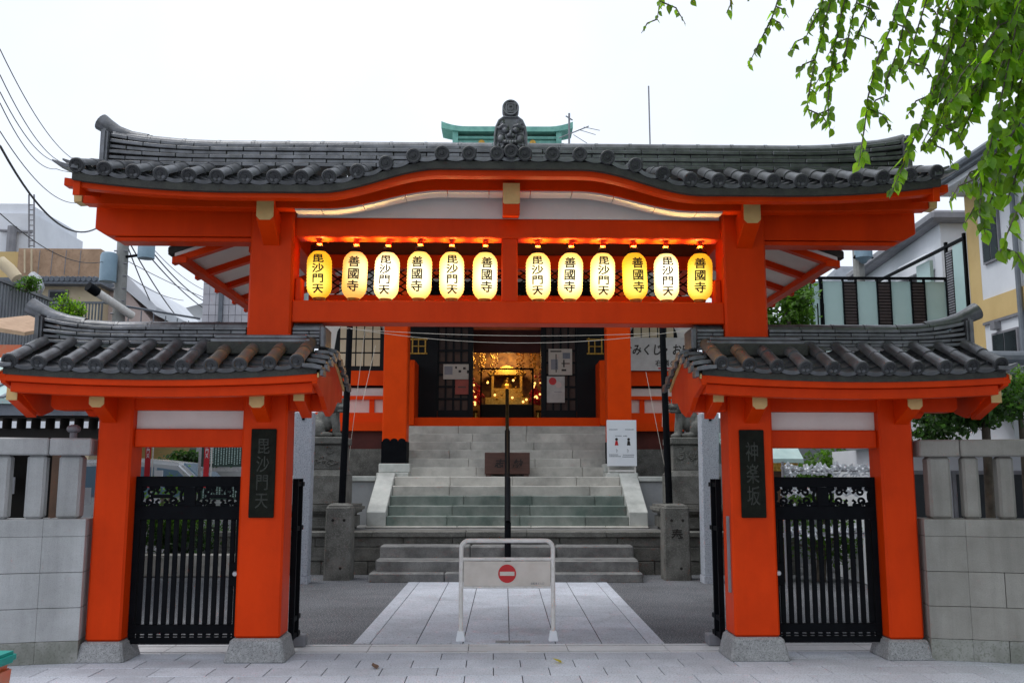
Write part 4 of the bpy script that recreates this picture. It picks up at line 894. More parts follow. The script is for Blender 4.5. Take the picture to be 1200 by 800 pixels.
for s in (-1, 1):
    for x in (.62, .74): MB().box(s*x-.02, s*x+.02, 22.35, 22.39, 2.74, 4.1).obj('black_frame', M['black'], al) if x < .7 else None
    ha = MB(); r_ = random.Random(3+s)
    for xx in (.32, .62, .86):
        for k in range(70): ha.ball((s*xx+r_.uniform(-.09, .09), 22.6+r_.uniform(-.08, .08), 3.98+.62*r_.random()), .016, .016, .028, 5, 4)
    ha.obj('gold_pendant', M['gold'], al)['kind'] = 'stuff'
    for k in range(7):
        x, z = s*(.66+.22*r_.random()), 3.1+.7*r_.random()
        MB().ball((x, 22.55+r_.uniform(-.1, .1), z),   .026 if k else .045, n=8, m=6).obj('lamp', M['lampglow'], al)
    fl = MB()
    for k in range(60): fl.ball((s*(.76+r_.gauss(0, .10)), 22.6+r_.gauss(0, .06), 3.25+abs(r_.gauss(.2, .2))), .035, .03, .04, 6, 4)
    fl.obj('flower_spray', M['signred'], al)['kind'] = 'stuff'; MB().lathe((s*.76, 22.6, 2.74), [(.06, 0), (.09, .1), (.05, .3), (.08, .36)], 12).obj('vase', M['gold'], al)
    MB().box(s*.90-.05, s*.90+.05, 22.9, 22.95, 3.3, 4.3).obj('red_hanging', M['banner'], al)
MB().box(-.64, .64, 22.35, 22.39, 4.06, 4.10).obj('black_frame', M['black'], al)
for k in range(16):
    a = RND.uniform(-.5, .5); MB().ball((a, 23.45, 3.3+RND.random()*.7), .03, n=8, m=6).obj('offering', M['gold' if k % 3 else 'lampglow'], al)
pl_ = bpy.data.lights.new('altar_lamp', 'POINT'); pl_.energy = 80; pl_.color = (1, .62, .25); pl_.shadow_soft_size = .25
po = bpy.data.objects.new('altar_lamp', pl_); COL.objects.link(po); po.location = hallframe((0, 22.9, 4.6))
# side walls: bell windows, red and white bands
for s in (-1, 1):
    a, b = s*2.30, s*7.2; X = lambda p, q: sorted((s*p, s*q))
    MB().box(*X(2.30, 4.25), 20.95, 21.1, 3.86, 5.9).obj('plaster_wall', WH, hall)
    wx = s*3.30; pts = [(-.62, 3.86), (-.60, 4.2), (-.52, 4.75), (-.36, 5.05), (0, 5.25), (.36, 5.05), (.52, 4.75), (.60, 4.2), (.62, 3.86)]
    wf = MB().prism([(wx+p, z) for p, z in pts], 'y', 20.90, 20.948).obj('bell_window', BK, hall)
    pane = MB()
    for i in range(-2, 3):
        for k in range(4):
            z0 = 3.97+.315*k; x = wx+i*.185
            if abs(i) == 2 and k == 3: continue
            MB().box(x-.078, x+.078, 20.892, 20.902, z0, z0+.28).obj('paper_pane', M['cream'], wf)
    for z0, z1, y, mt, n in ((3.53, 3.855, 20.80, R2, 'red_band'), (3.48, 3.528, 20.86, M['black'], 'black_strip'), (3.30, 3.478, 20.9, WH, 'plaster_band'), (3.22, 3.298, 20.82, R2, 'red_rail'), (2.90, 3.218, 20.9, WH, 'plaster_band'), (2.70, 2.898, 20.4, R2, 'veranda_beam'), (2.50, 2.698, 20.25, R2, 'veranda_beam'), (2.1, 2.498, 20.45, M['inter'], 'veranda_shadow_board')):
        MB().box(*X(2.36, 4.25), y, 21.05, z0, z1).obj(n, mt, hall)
    for x in (2.95, 3.62): MB().box(*X(x, x+.11), 20.86, 20.9, 2.90, 3.22).obj('red_stud', R2, hall)
    MB().box(*X(2.3, 4.25), 19.9, 20.3, 1.4, 2.1).obj('base_wall', M['stone_old'], hall)
# upper walls and roof
MB().box(-4.2, 4.2, 20.9, 28, 5.9, 6.4).obj('upper_wall', WH, hall); MB().box(-2.5, 2.5, 18.3, 18.7, 5.5, 5.85).obj('porch_beam', R2, hall)
MB().box(-7.2, 7.2, 21.11, 28.5, 0, 5.9) .obj('rear_mass', M['dark'], hall) if False else None
rf = MB(); prof = [(17.2, 6.0), (19.5, 6.7), (22, 7.8), (24.5, 9.45), (26.2, 11.02)]
vs = []
for i, (y, z) in enumerate(prof):
    k = (y-17.2)/9.0; hw = 4.45-2.85*k**.8
    dy = (26.8-y)
    vs += [(-hw, y, z+.25*(1-k)), (0, y, z), (hw, y, z+.25*(1-k)), (hw, 26.8+dy, z+.25*(1-k)), (0, 26.8+dy, z), (-hw, 26.8+dy, z+.25*(1-k))]
rf.add(vs, [(i*6+j, i*6+(j+1) % 6, i*6+6+(j+1) % 6, i*6+6+j) for i in range(len(prof)-1) for j in range(6)] + [(0, 1, 2, 3, 4, 5)])
rf = rf.obj('copper_roof', M['copper_lt'], hall)
C = M['copper']
MB().box(-1.50, 1.50, 26.55, 27.1, 10.97, 11.39).obj('ridge_body', C, rf)
for k in range(3): MB().box(-1.50, 1.50, 26.52-.02*k, 27.1, 11.06+.14*k, 11.14+.14*k).obj('ridge_moulding', C, rf)
for s in (-1, 1):
    MB().box(*sorted((s*1.44, s*1.60)), 26.42, 27.2, 10.98, 11.56).obj('ridge_post', C, rf)
    MB().lathe((s*.75, 26.44, 11.20), [(0, -.02), (.09, -.02), (.10, .02)], 14, 'y').obj('ridge_crest', M['gold'], rf)
MB().sweep(lin(-1.93, 1.93, 25), lambda u: 11.52+.10*max(0, (abs(u)-1.2)/.7)**2, lambda u: 11.67+.14*max(0, (abs(u)-1.2)/.7)**2, 26.35, 27.2).obj('ridge_cap', C, rf)
# banner on the right wall
t = thing('cloth_banner', 'white cloth banner with black hiragana hung right of the hall pillar', 'banner', (3.9, 20.7, 3.85))
MB().box(2.55, 4.24, 20.72, 20.735, 3.86, 4.60).obj('cloth', mat('white_banner_cloth', (.55, .54, .52), (.48, .47, .45), rough=.9), t)
text_mb('おみくじ・お守り・', .222, .28, 3.55, 4.33, 20.717, .003, .022, shear=.15).obj('lettering', M['ink'], t)
text_mb('右隣の建物', .165, .16, 3.70, 4.03, 20.717, .003, .014).obj('lettering', M['ink'], t)
MB().box(3.36, 4.0, 20.714, 20.718, 3.895, 3.925).obj('underline', M['signred'], t)
FRAME = None
# antenna & aerial on the far roof, cords across the approach
t = thing('tv_antenna', 'thin rooftop television antenna right of the copper ridge', 'antenna', (2.3, 26, 11))
A = lambda px, py, Y=26: at(px, py, Y=Y)
MB().tube([A(667, 176), A(667, 133)], .03, 6).obj('mast', M['eave'], t)
for p, q, r in (((655, 162), (690, 148), .018), ((663, 136), (671, 141), .02), ((672, 158), (688, 168), .01), ((678, 152), (698, 158), .01), ((684, 149), (703, 153), .01)): MB().tube([A(*p), A(*q)], r, 5).obj('element', M['eave'], t)
one('radio_mast', 'thin lone aerial mast against the sky right of the roof crest', 'antenna', MB().tube([at(762, 178, Y=40), at(760, 101, Y=40)], .035, 5), M['eave'])
def cable(name, lab, cat, pts, r, mt, group, sag=0, n=18):
    P = []
    for a, b in zip(pts[:-1], pts[1:]):
        for i in range(n):
            q = i/n; p = a.lerp(b, q); p.z -= sag*4*q*(1-q); P.append(p)
    P.append(pts[-1]); return one(name, lab, cat, MB().tube(P, r, 5), mt, group, smooth=60)
cable('sagging_cord', 'upper pale cord strung across in front of the hall doors', 'cord', [at(392, 384, Y=14.6), at(812, 388, Y=14.6)], .0042, M['rope'], 'cords strung before the hall', .10)
cable('sagging_cord', 'lower pale cord strung across in front of the hall doors', 'cord', [at(395, 382, Y=14.5), at(810, 386, Y=14.5)], .0042, M['rope'], 'cords strung before the hall', .24)
for (a, b, lab) in (((428, 384), (406, 560), 'thin slanting cord left of the hall pillar'), ((440, 405), (425, 470), 'short slanting cord beside the left bell window'), ((757, 436), (780, 552), 'thin slanting cord right of the hall pillar'), ((778, 384), (776, 500), 'near vertical cord beside the right banner pole')):
    cable('thin_cord', lab, 'cord', [at(*a, Y=16.8), at(*b, Y=16.4)], .0042, M['rope'], 'cords hanging before the hall')

# ------------------------------------------------------------------ foliage helpers
def leafquads(pts, size, rng, mb, droop=.5, aspect=.55):
    for (x, y, z) in pts:
        l = size*rng.uniform(.7, 1.25); a = rng.uniform(0, 6.28); e = rng.uniform(-1.2, .6)-droop*.3
        d = Vector((math.cos(a)*math.cos(e), math.sin(a)*math.cos(e), math.sin(e))); sd_ = d.cross(Vector((rng.uniform(-1, 1), rng.uniform(-1, 1), rng.uniform(.2, 1.2)))).normalized()*l*aspect*.5
        p = Vector((x, y, z)); n_ = d.cross(sd_).normalized()*l*.08
        mb.add([p, p+d*l*.5+sd_+n_, p+d*l, p+d*l*.5-sd_+n_], [(0, 1, 2), (0, 2, 3)])
def shrub(name, label, cat, c, rx, ry, rz, n, size, mt, group=None, trunk=None, seed=1, clumps=14):
    rng = random.Random(seed); t = thing(name, label, cat, (c[0], c[1], trunk if trunk is not None else c[2]-rz), group)
    cl = []
    for k in range(clumps):
        while True:
            q = Vector((rng.uniform(-1, 1), rng.uniform(-1, 1), rng.uniform(-1, 1)))
            if q.length < 1: break
        cl.append(q)
    mb = MB(); pts = []
    for k in range(n):
        q = rng.choice(cl); g_ = Vector((rng.gauss(0, .20), rng.gauss(0, .20), rng.gauss(0, .17)))
        q2 = q*.85+g_; pts.append((c[0]+q2.x*rx, c[1]+q2.y*ry, c[2]+q2.z*rz))
    leafquads(pts, size, rng, mb); o = mb.obj('foliage', mt, t); o['kind'] = 'stuff'
    z0 = trunk if trunk is not None else c[2]-rz
    tb = MB(); tb.tube([(c[0], c[1], z0), (c[0]+.05*rx, c[1], c[2]-rz*.3), (c[0], c[1], c[2]+rz*.3)], [.09*max(rx, .4), .07*max(rx, .4), .02*max(rx, .4)], 8)
    for k in range(7):
        q = cl[k]; tb.tube([(c[0], c[1], c[2]-rz*.35), (c[0]+q.x*rx*.5, c[1]+q.y*ry*.5, c[2]+q.z*rz*.4), (c[0]+q.x*rx*.8, c[1]+q.y*ry*.8, c[2]+q.z*rz*.8)], [.035*max(rx, .4), .02*max(rx, .4), .008], 5)
    tb.obj('trunk', M['bark'], t, smooth=60); return t

# ------------------------------------------------------------------ seen through the left side gate
def wallrow(nm, lab, cat, x0, x1, y, z0, z1, mt, lmin=.5, lmax=.8, rows=1):
    t = thing(nm, lab, cat, ((x0+x1)/2, y, z0))
    for r in range(rows): stones(t, x0, x1, y, y+.3, z0+(z1-z0)*r/rows+.002, z0+(z1-z0)*(r+1)/rows, lmin, lmax, mt, 'kerb_stone', .01)
    return t
wallrow('planter_wall', 'low pale stone planter wall seen through the left iron gate', 'planter', -7.2, -3.2, 14.95, 0, .33, M['stone_lite'])
wallrow('garden_wall', 'second grey block wall behind the planter, left of the stairs', 'wall', -5.2, -3.2, 15.7, 0, .66, M['concrete'], .8, 1.2, 2)
shrub('box_bush', 'bright green rounded bush behind the left iron gate', 'bush', (-5.35, 15.6, 1.05), .75, .5, .55, 2600, .075, M['shrub'], seed=4)
shrub('dark_bush', 'dark green bush under the bright one behind the left gate', 'bush', (-5.2, 15.5, .55), 1.1, .4, .45, 2200, .07, M['darkleaf'], seed=5)
t = thing('notice_board', 'dark notice board of small pale lettering seen through the left side gate', 'notice board', (-4.75, 17, 0))
for z0, z1 in ((1.70, 2.12), (1.12, 1.50)):
    b = MB().box(-5.18, -4.2, 17.0, 17.04, z0, z1).obj('dark_panel', M['board'], t)
    tx = MB(); r_ = random.Random(9)
    for k in range(19):
        x = -5.12+.048*k; z = z1-.04
        while z > z0+.05:
            h = r_.uniform(.012, .03); tx.box(x, x+.016, 16.996, 16.9995, z-h, z); z -= h+.012
    tx.obj('lettering', M['copper_lt'], b)
for z in (1.62, 1.06, 2.125): MB().box(-5.22, -4.15, 16.98, 17.06, z, z+.06).obj('frame_rail', M['rail'], t)
for x in (-5.22, -4.19): MB().box(x, x+.05, 16.985, 17.055, 0, 2.18).obj('frame_post', M['rail'], t)
for px, lab in ((173, 'red nobori banner by the silver car, left one seen through the left gate'), (242, 'red nobori banner beside the dark notice board')):
    p = at(px, 540, Y=15.4); t = thing('nobori_banner', lab, 'banner', (p.x, 15.4, 0), 'red nobori banners')
    MB().box(p.x-.045, p.x+.045, 15.4, 15.406, 1.35, 2.6).obj('cloth', M['banner'], t); MB().tube([(p.x+.075, 15.41, 0), (p.x+.075, 15.41, 2.7)], .01, 6).obj('pole', M['steel'], t)
    text_mb('毘沙門天', .06, .08, p.x, 1.98, 15.398, .001, .01, vertical=True).obj('lettering', M['paper'], t)
shrub('far_bush', 'dark leafy bush behind the silver car roof', 'bush', (-7.4, 23.5, 1.9), .8, .4, .35, 900, .12, M['darkleaf'], trunk=0, seed=55)
# silver people carrier behind the bushes
cxx, cyy = -6.55, 18.6; t = thing('parked_car', 'silver people carrier parked behind the bushes, seen through the left gate', 'car', (cxx, cyy, 0))
side = [(-2.1, .35), (-2.12, .95), (-1.98, 1.15), (-1.85, 1.72), (-1.6, 1.82), (0, 1.86), (.75, 1.78), (1.45, 1.18), (2.0, 1.02), (2.15, .8), (2.15, .38), (1.75, .30), (-1.8, .30)]
MB().prism([(cxx+x, z) for x, z in side], 'y', cyy-.85, cyy+.85).obj('body', M['carpaint'], t, bevel=.06, seg=2)
for y in (cyy-.856, cyy+.846):
    for pts in ([(-1.75, 1.18), (-1.68, 1.66), (-.75, 1.72), (-.75, 1.15)], [(-.68, 1.15), (-.68, 1.72), (.28, 1.70), (.28, 1.15)], [(.34, 1.15), (.34, 1.69), (.72, 1.64), (1.22, 1.16)]):
        MB().prism([(cxx+x, z) for x, z in pts], 'y', y, y+.01).obj('side_window', M['carglass'], t)
    for x in (-1.35, 1.35):
        wh = MB().lathe((cxx+x, y, .32), [(0, -.06), (.2, -.06), (.3, -.04), (.32, .06), (.3, .1)], 22, 'y').obj('wheel', M['rubber'], t, smooth=40)
        MB().lathe((cxx+x, y-.065, .32), [(0, -.01), (.17, -.01), (.19, .01)], 18, 'y').obj('rim', M['rail'], wh)
MB().add([(cxx+.80, cyy-.72, 1.765), (cxx+1.43, cyy-.76, 1.205), (cxx+1.43, cyy+.76, 1.205), (cxx+.80, cyy+.72, 1.765), (cxx+.78, cyy-.72, 1.745), (cxx+1.40, cyy-.76, 1.18), (cxx+1.40, cyy+.76, 1.18), (cxx+.78, cyy+.72, 1.745)],
         [(0, 1, 2, 3), (7, 6, 5, 4), (0, 4, 5, 1), (1, 5, 6, 2), (2, 6, 7, 3), (3, 7, 4, 0)]).obj('windscreen', M['carglass'], t).location.z += .012
MB().ball((cxx+.95, cyy-.98, 1.30), .07, .10, .08).obj('mirror', M['rubber'], t); MB().box(cxx+2.06, cxx+2.16, cyy-.75, cyy-.45, .72, .86).obj('headlight', M['glass'], t); MB().box(cxx+2.06, cxx+2.16, cyy+.45, cyy+.75, .72, .86).obj('headlight', M['glass'], t)
def house(name, label, x0, x1, y0, y1, z1, mt, wins=(), roof=None, z0=0, group=None):
    t = thing(name, label, 'building', ((x0+x1)/2, y0, z0), group)
    MB().box(x0, x1, y0, y1, z0, z1).obj('walls', M[mt], t)
    for (a, b, c, d) in wins:
        f = MB().box(a, b, y0-.03, y0+.01, c, d).obj('window', M['eave'], t); MB().box(a+.05, b-.05, y0-.04, y0-.032, c+.05, d-.05).obj('pane', M['glass'], f)
    if roof: MB().box(x0-.25, x1+.25, y0-.3, y1+.2, z1, z1+.22).obj('roof', M[roof], t, bevel=.03)
    return t
house('low_house', 'ochre house far behind the silver car left of the hall', -16, -6.6, 30, 36, 2.9, 'byellow', ((-9.5, -8.2, 1.2, 2.4), (-13, -11.6, 1.2, 2.4)), 'slate')
# washing pavilion behind the left fence
t = thing('washing_pavilion', 'dark timber pavilion with white rafter ends behind the left stone fence', 'pavilion', (-6.6, 11.6, 0))
MB().prism([(10.9, 2.36), (10.9, 2.42), (13.0, 3.15), (15.0, 2.42), (15.0, 2.36), (13, 3.05)], 'x', -9.5, -4.45).obj('roof', M['copper_lt'], t)
for k in range(16): MB().prism([(10.90, 2.425), (10.90, 2.445), (13.0, 3.175), (13.0, 3.155)], 'x', -9.5+.16*k*2, -9.5+.16*k*2+.05).obj('roof_rib', M['slate'], t)
MB().box(-9.5, -4.5, 10.95, 11.1, 2.23, 2.355).obj('eave_board', M['slate'], t); MB().box(-9.5, -4.5, 11.1, 11.3, 1.86, 2.2).obj('beam', M['dark'], t); MB().box(-9.5, -4.5, 11.0, 14.8, 2.2, 2.225).obj('ceiling', M['dark'], t)
k = 0; x = -9.4
while x < -4.5:
    r = MB().box(x, x+.055, 10.90, 11.1, 2.08, 2.19).obj('rafter', M['dark'], t); MB().box(x+.002, x+.053, 10.893, 10.899, 2.082, 2.16).obj('rafter_end', M['paper'], r); x += .163
for x in (-5.05, -6.9): MB().box(x-.07, x+.07, 11.15, 11.29, 0, 1.86).obj('post', M['woodb'], t)
MB().box(-9.5, -6.2, 14.2, 14.4, 0, 2.2).obj('back_wall', M['dark'], t); 
for x, z, w_ in ((-5.65, 1.7, .25), (-6.0, 1.25, .2), (-4.9, 1.5, .12), (-4.95, 1.1, .14), (-6.1, 1.05, .12), (-7.2, 1.4, .3)): MB().box(x, x+w_, 13.9, 13.92, z-.12, z+.12).obj('paper_slip', M['paper'], t)
MB().box(-7.5, -5.2, 12.4, 13.2, 0, .85).obj('basin', M['stone_old'], t, bevel=.03)
t = thing('security_lamp', 'small grey dome lamp on top of the left stone fence', 'lamp', (X0-3.82, 8.35, 1.865))
MB().lathe((X0-3.82, 8.35, 1.865), [(.03, 0), (.03, .05), (.02, .05)], 12).obj('stem', M['eave'], t); MB().ball((X0-3.82, 8.35, 1.95), .06, .06, .04).obj('dome', M['eave'], t, smooth=60)

# ------------------------------------------------------------------ seen through the right side gate
t = thing('fortune_paper_rack', 'rack tied full of white fortune papers behind the right iron gate', 'rack', (5.0, 13.4, 0))
for z in (.75, 1.05, 1.35, 1.62): MB().tube([(4.15, 13.4, z), (5.75, 13.4, z)], .012, 6).obj('wire', M['eave'], t)
for x in (4.15, 5.75): MB().tube([(x, 13.4, 0), (x, 13.4, 1.75)], .02, 8).obj('post', M['eave'], t)
r_ = random.Random(21); pm = []
for k in range(4):
    mb = MB()
    for j in range(2):
        a = r_.uniform(-.8, .8); c, s_ = math.cos(a), math.sin(a); l, w_ = .075, .013
        mb.add([(-c*l-s_*w_, -.01+j*.02, -s_*l+c*w_), (c*l-s_*w_, 0+j*.02, s_*l+c*w_), (c*l+s_*w_, .004+j*.02, s_*l-c*w_), (-c*l+s_*w_, .012+j*.02, -s_*l-c*w_)], [(0, 1, 2, 3)])
    mb.ball((0, 0, 0), .022, .018, .022, 6, 4); pm.append(rawmesh(mb, 'tied_paper', M['paper']))
for k in range(290):
    z = r_.choice((1.62, 1.62, 1.35, 1.35, 1.05, .75)); inst(r_.choice(pm), 'tied_paper', t, (r_.uniform(4.15, 5.75), 13.4+r_.uniform(-.03, .03), z+r_.uniform(-.05, .08)), (0, r_.uniform(-.8, .8), 0))
t = thing('small_shrine', 'small wayside shrine with pale green copper roof behind the right gate post', 'shrine', (4.1, 14.3, 0))
MB().box(3.75, 4.35, 14.1, 14.7, 0, 1.65).obj('cabinet', M['woodb'], t, bevel=.01)
MB().prism([(13.9, 1.74), (13.9, 1.80), (14.4, 2.14), (14.9, 1.80), (14.9, 1.74), (14.4, 2.06)], 'x', 3.5, 4.62).obj('roof', M['copper_lt'], t); MB().box(3.5, 4.62, 14.35, 14.45, 2.12, 2.2).obj('ridge', M['copper_lt'], t)
MB().box(3.55, 4.55, 13.95, 14.0, 1.62, 1.74).obj('eave_trim', M['gold'], t)
shrub('leafy_bush', 'green leafy bush behind the rack of fortune papers', 'bush', (5.4, 15.6, 1.5), .9, .6, .75, 2600, .10, M['shrub'], trunk=0, seed=6)
shrub('low_hedge_bush', 'low dark green bush at the foot of the paper rack', 'bush', (4.9, 14.2, .62), .9, .35, .55, 2000, .08, M['shrub'], trunk=0, seed=7)
house('grey_shed', 'plain grey wall behind the fortune paper rack', 3.9, 9.5, 17.2, 19, 2.6, 'bgrey', ())
# white annexe with dark windows behind the right fence
t = house('white_annexe', 'low white annexe with dark windows behind the right stone fence', 5.45, 10.5, 12.4, 15, 1.93, 'bwhite', ((5.47, 6.02, .95, 1.62), (6.08, 6.55, .95, 1.62), (6.61, 7.3, .95, 1.62)))
MB().prism([(12.1, 1.93), (12.1, 2.0), (14.0, 2.35), (14.0, 1.93)], 'x', 5.3, 10.6).obj('roof', M['eave'], t)
p = at(1150, 470, Y=9.9); shrub('evergreen_tree', 'dark evergreen tree leaning over the right stone fence', 'tree', (p.x, 9.9, p.z), .62, .45, .34, 3600, .075, M['darkleaf'], trunk=0, seed=8, clumps=26)
p = at(1192, 455, Y=10.3); shrub('evergreen_tree', 'lighter evergreen crown rising at the far right behind the side roof', 'tree', (p.x, 10.3, p.z), .36, .4, .34, 1500, .075, M['shrub'], trunk=0, seed=12)
p = at(1092, 500, Y=10.6); shrub('evergreen_tree', 'small dark evergreen branch just right of the right outer gate post', 'tree', (p.x, 10.6, p.z), .34, .3, .20, 1000, .07, M['darkleaf'], trunk=0, seed=15)
t = thing('tiled_side_roof', 'grey tiled lean-to roof at the far right above the stone fence', 'roof', (6.4, 11.0, 2.5))
def zroof(y): return 2.50+.30*(y-10.2)
for k in range(8):
    for j in range(9):
        x, y = 5.75+.22*j, 10.2+.17*k
        MB().prism([(x, zroof(y)), (x+.19, zroof(y)), (x+.21, zroof(y)+.025), (x+.21, zroof(y)+.05), (x+.18, zroof(y)+.028), (x, zroof(y)+.028)], 'y', y, y+.18).obj('roof_tile', M['slate'], t)
MB().box(5.75, 7.7, 10.2, 11.7, 2.32, 2.46).obj('roof_base', M['eave'], t); MB().tube([(6.0, 11.6, 3.02), (7.7, 11.6, 3.02)], .09, 10).obj('ridge', M['slate'], t); MB().box(5.9, 7.6, 10.5, 11.6, 1.95, 2.3).obj('back_wall', M['bwhite'], t)

# ------------------------------------------------------------------ houses on the right
HX = at(1152, 350, Y=16.28).x-8.5; FRAME = lambda v: (v[0]+HX, v[1], v[2])       # measured place of the house front
t = thing('white_house', 'tall white and ochre house on the right beyond the gate', 'building', (10.5, 12, 0))
MB().box(8.5, 14, 7, 16.28, 0, 6.68).obj('walls', M['bwhite'], t); MB().box(8.5, 14, 16.285, 16.7, 0, 6.68).obj('ochre_corner', M['byellow'], t)
MB().box(8.47, 8.498, 7, 16.28, 4.24, 4.64).obj('ochre_band', M['byellow'], t); MB().box(8.46, 8.498, 7, 16.28, 4.19, 4.235).obj('band_moulding', M['eave'], t)
MB().box(7.95, 14.3, 6.5, 16.75, 6.69, 6.78).obj('soffit', M['bwhite'], t); MB().prism([(7.85, 6.785), (7.85, 6.93), (14.3, 8.4), (14.3, 6.785)], 'y', 6.4, 16.85).obj('roof', M['slate'], t)
MB().tube([(7.84, 6.4, 6.9), (7.84, 16.86, 6.9)], .07, 8).obj('gutter', M['slate'], t)
for y0, y1, z0, z1 in ((15.55, 16.1, 5.25, 6.2), (15.2, 16.0, 3.2, 4.0), (11.5, 12.6, 5.2, 6.2)):
    f = MB().box(8.45, 8.498, y0, y1, z0, z1).obj('window', M['eave'], t); MB().box(8.44, 8.448, y0+.04, (y0+y1)/2-.015, z0+.04, z1-.04).obj('pane', M['glass'], f); MB().box(8.44, 8.448, (y0+y1)/2+.015, y1-.04, z0+.04, z1-.04).obj('pane', M['glass'], f)
MB().tube([(8.42, 15.0, 0), (8.42, 15.0, 6.7)], .045, 8).obj('downpipe', M['slate'], t); MB().box(8.38, 8.498, 15.75, 15.9, 4.05, 4.18).obj('wall_lamp', M['eave'], t)
t = thing('balcony_house', 'white house with grey eaves and glass balcony behind the right side roof', 'building', (10.5, 19, 0))
MB().add([(9.25, 19.2, 0), (14, 19.2, 0), (14.5, 25, 0), (9.85, 25, 0), (9.25, 19.2, 6.86), (14, 19.2, 6.86), (14.5, 25, 6.86), (9.85, 25, 6.86)], [(0, 3, 2, 1), (4, 5, 6, 7), (0, 1, 5, 4), (1, 2, 6, 5), (2, 3, 7, 6), (3, 0, 4, 7)]).obj('walls', M['bwhite'], t)
MB().add([(8.95, 18.9, 6.865), (14, 18.9, 6.865), (14.5, 25.2, 6.865), (9.5, 25.2, 6.865), (8.95, 18.9, 7.08), (14, 18.9, 7.08), (14.5, 25.2, 7.08), (9.5, 25.2, 7.08)], [(0, 3, 2, 1), (4, 5, 6, 7), (0, 1, 5, 4), (1, 2, 6, 5), (2, 3, 7, 6), (3, 0, 4, 7)]).obj('roof', M['eave'], t, bevel=.05)
for y0, y1 in ((19.6, 21.0), (22.2, 23.8)):
    x = 9.27+.1*(y0-19.2); MB().box(x-.22, x+.02, y0, y1, 5.95, 6.3).obj('shutter_box', M['bwhite'], t, bevel=.02); f = MB().box(x-.03, x+.03, y0+.05, y1-.05, 4.9, 5.94).obj('window', M['eave'], t); MB().box(x-.045, x-.032, y0+.12, y1-.12, 4.95, 5.85).obj('pane', M['glass'], f)
FRAME = None
t = thing('glass_balcony', 'balcony of frosted glass and dark louvre panels above the right side roof', 'balcony', (7.3, 18, 4))
z0, z1 = 3.95, at(1030, 326, Y=18).z; xs = at(951, 350, Y=18).x; x = at(951, 350, Y=18).x; MB().box(x-.1, at(1112, 350, Y=18).x, 18.0, 19.2, 3.75, 3.93).obj('floor_slab', M['eave'], t)
wid = [('g', .18), ('l', .04), ('g', .42), ('l', .26), ('g', .42), ('l', .26), ('g', .42), ('l', .26), ('g', .44)]
q = (at(1110, 350, Y=18).x-xs)/sum(b for a, b in wid); wid = [(a, b*q) for a, b in wid]
for ty, w_ in wid:
    if ty == 'g': MB().box(x+.012, x+w_-.012, 18.02, 18.035, z0, z1-.06).obj('glass_panel', M['frost'], t)
    else:
        MB().box(x+.012, x+w_-.012, 18.045, 18.05, z0, z1-.06).obj('louvre_back', M['dark'], t)
        k = z0
        while k < z1-.1 and w_ > .1: MB().box(x+.012, x+w_-.012, 18.0, 18.04, k, k+.045).obj('louvre_slat', M['louver'], t); k += .062
    MB().box(x-.012, x+.012, 17.985, 18.06, z0-.05, z1).obj('post', M['black'], t); x += w_
MB().box(x-.012, x+.012, 17.985, 18.06, z0-.05, z1).obj('post', M['black'], t); MB().box(xs, x+.02, 17.98, 18.06, z1-.02, z1+.025).obj('top_rail', M['black'], t); xe = x
MB().box(xs, xs+.02, 18.06, 19.2, z0, z1).obj('glass_panel', M['frost'], t)
FRAME = lambda v: (v[0]+HX, v[1], v[2])
t = thing('side_balcony', 'receding balcony panel with louvre and green glass beside the ochre corner', 'balcony', (8.7, 17.2, 4.6))
for y in (17.45, 16.75): MB().box(8.45, 8.50, y-.03, y+.03, 4.35, 6.0).obj('post', M['black'], t)
MB().box(8.46, 8.475, 16.79, 17.18, 4.55, 5.85).obj('glass_panel', M['frost'], t); MB().box(8.465, 8.475, 17.2, 17.42, 4.5, 5.8).obj('louvre_back', M['dark'], t)
k = 4.5
while k < 5.75: MB().box(8.445, 8.46, 17.2, 17.42, k, k+.03).obj('louvre_slat', M['eave'], t); k += .05
MB().box(8.38, 8.52, 16.72, 19.0, 4.22, 4.44).obj('edge_beam', M['trafo'], t); MB().box(8.44, 8.5, 16.72, 22, 5.88, 5.93).obj('top_rail', M['black'], t)
MB().box(8.5, 11, 16.8, 19.0, 4.2, 4.33).obj('floor_slab', M['concrete'], t); MB().box(8.55, 8.62, 18.3, 18.9, 5.0, 5.85).obj('glass_panel', M['frost'], t)
FRAME = None
t = thing('slate_house', 'far dark grey hipped roof behind the glass balcony', 'building', (11.5, 30, 0)); a, b = at(972, 330, Y=30), at(1016, 330, Y=30)
MB().box(a.x, b.x+1, 30, 35, 0, 7.2).obj('walls', M['concrete'], t); rz = at(985, 312, Y=32).z
MB().add([(a.x-.4, 29.5, 7.2), (b.x+.5, 29.5, 7.2), (b.x+1.2, 35.5, 7.2), (a.x-.4, 35.5, 7.2), (at(982, 311, Y=32).x, 32, rz), (at(1006, 314, Y=32).x, 32, rz)], [(0, 1, 5, 4), (1, 2, 5), (2, 3, 4, 5), (3, 0, 4), (3, 2, 1, 0)]).obj('roof', M['slate'], t)
p = at(1011, 285, Y=21); t = thing('hanging_transformer', 'dark pole transformer hanging in the gap under the right gate wing', 'transformer', (p.x, 21, p.z-.5))
MB().lathe((p.x, 21, p.z-.35), [(.0, -.14), (.06, -.12), (.1, -.06), (.2, 0), (.2, .9), (.15, .95)], 14).obj('tank', M['trafo'], t, smooth=40); MB().tube([(p.x-.22, 21, p.z-.36), (p.x-.16, 21, p.z-.25), (p.x+.16, 21, p.z-.25), (p.x+.22, 21, p.z-.36)], .03, 6).obj('bracket', M['black'], t)
MB().tube([(p.x, 21.3, 0), (p.x, 21.3, p.z+2.0)], .13, 10).obj('support_pole', M['pole'], t)
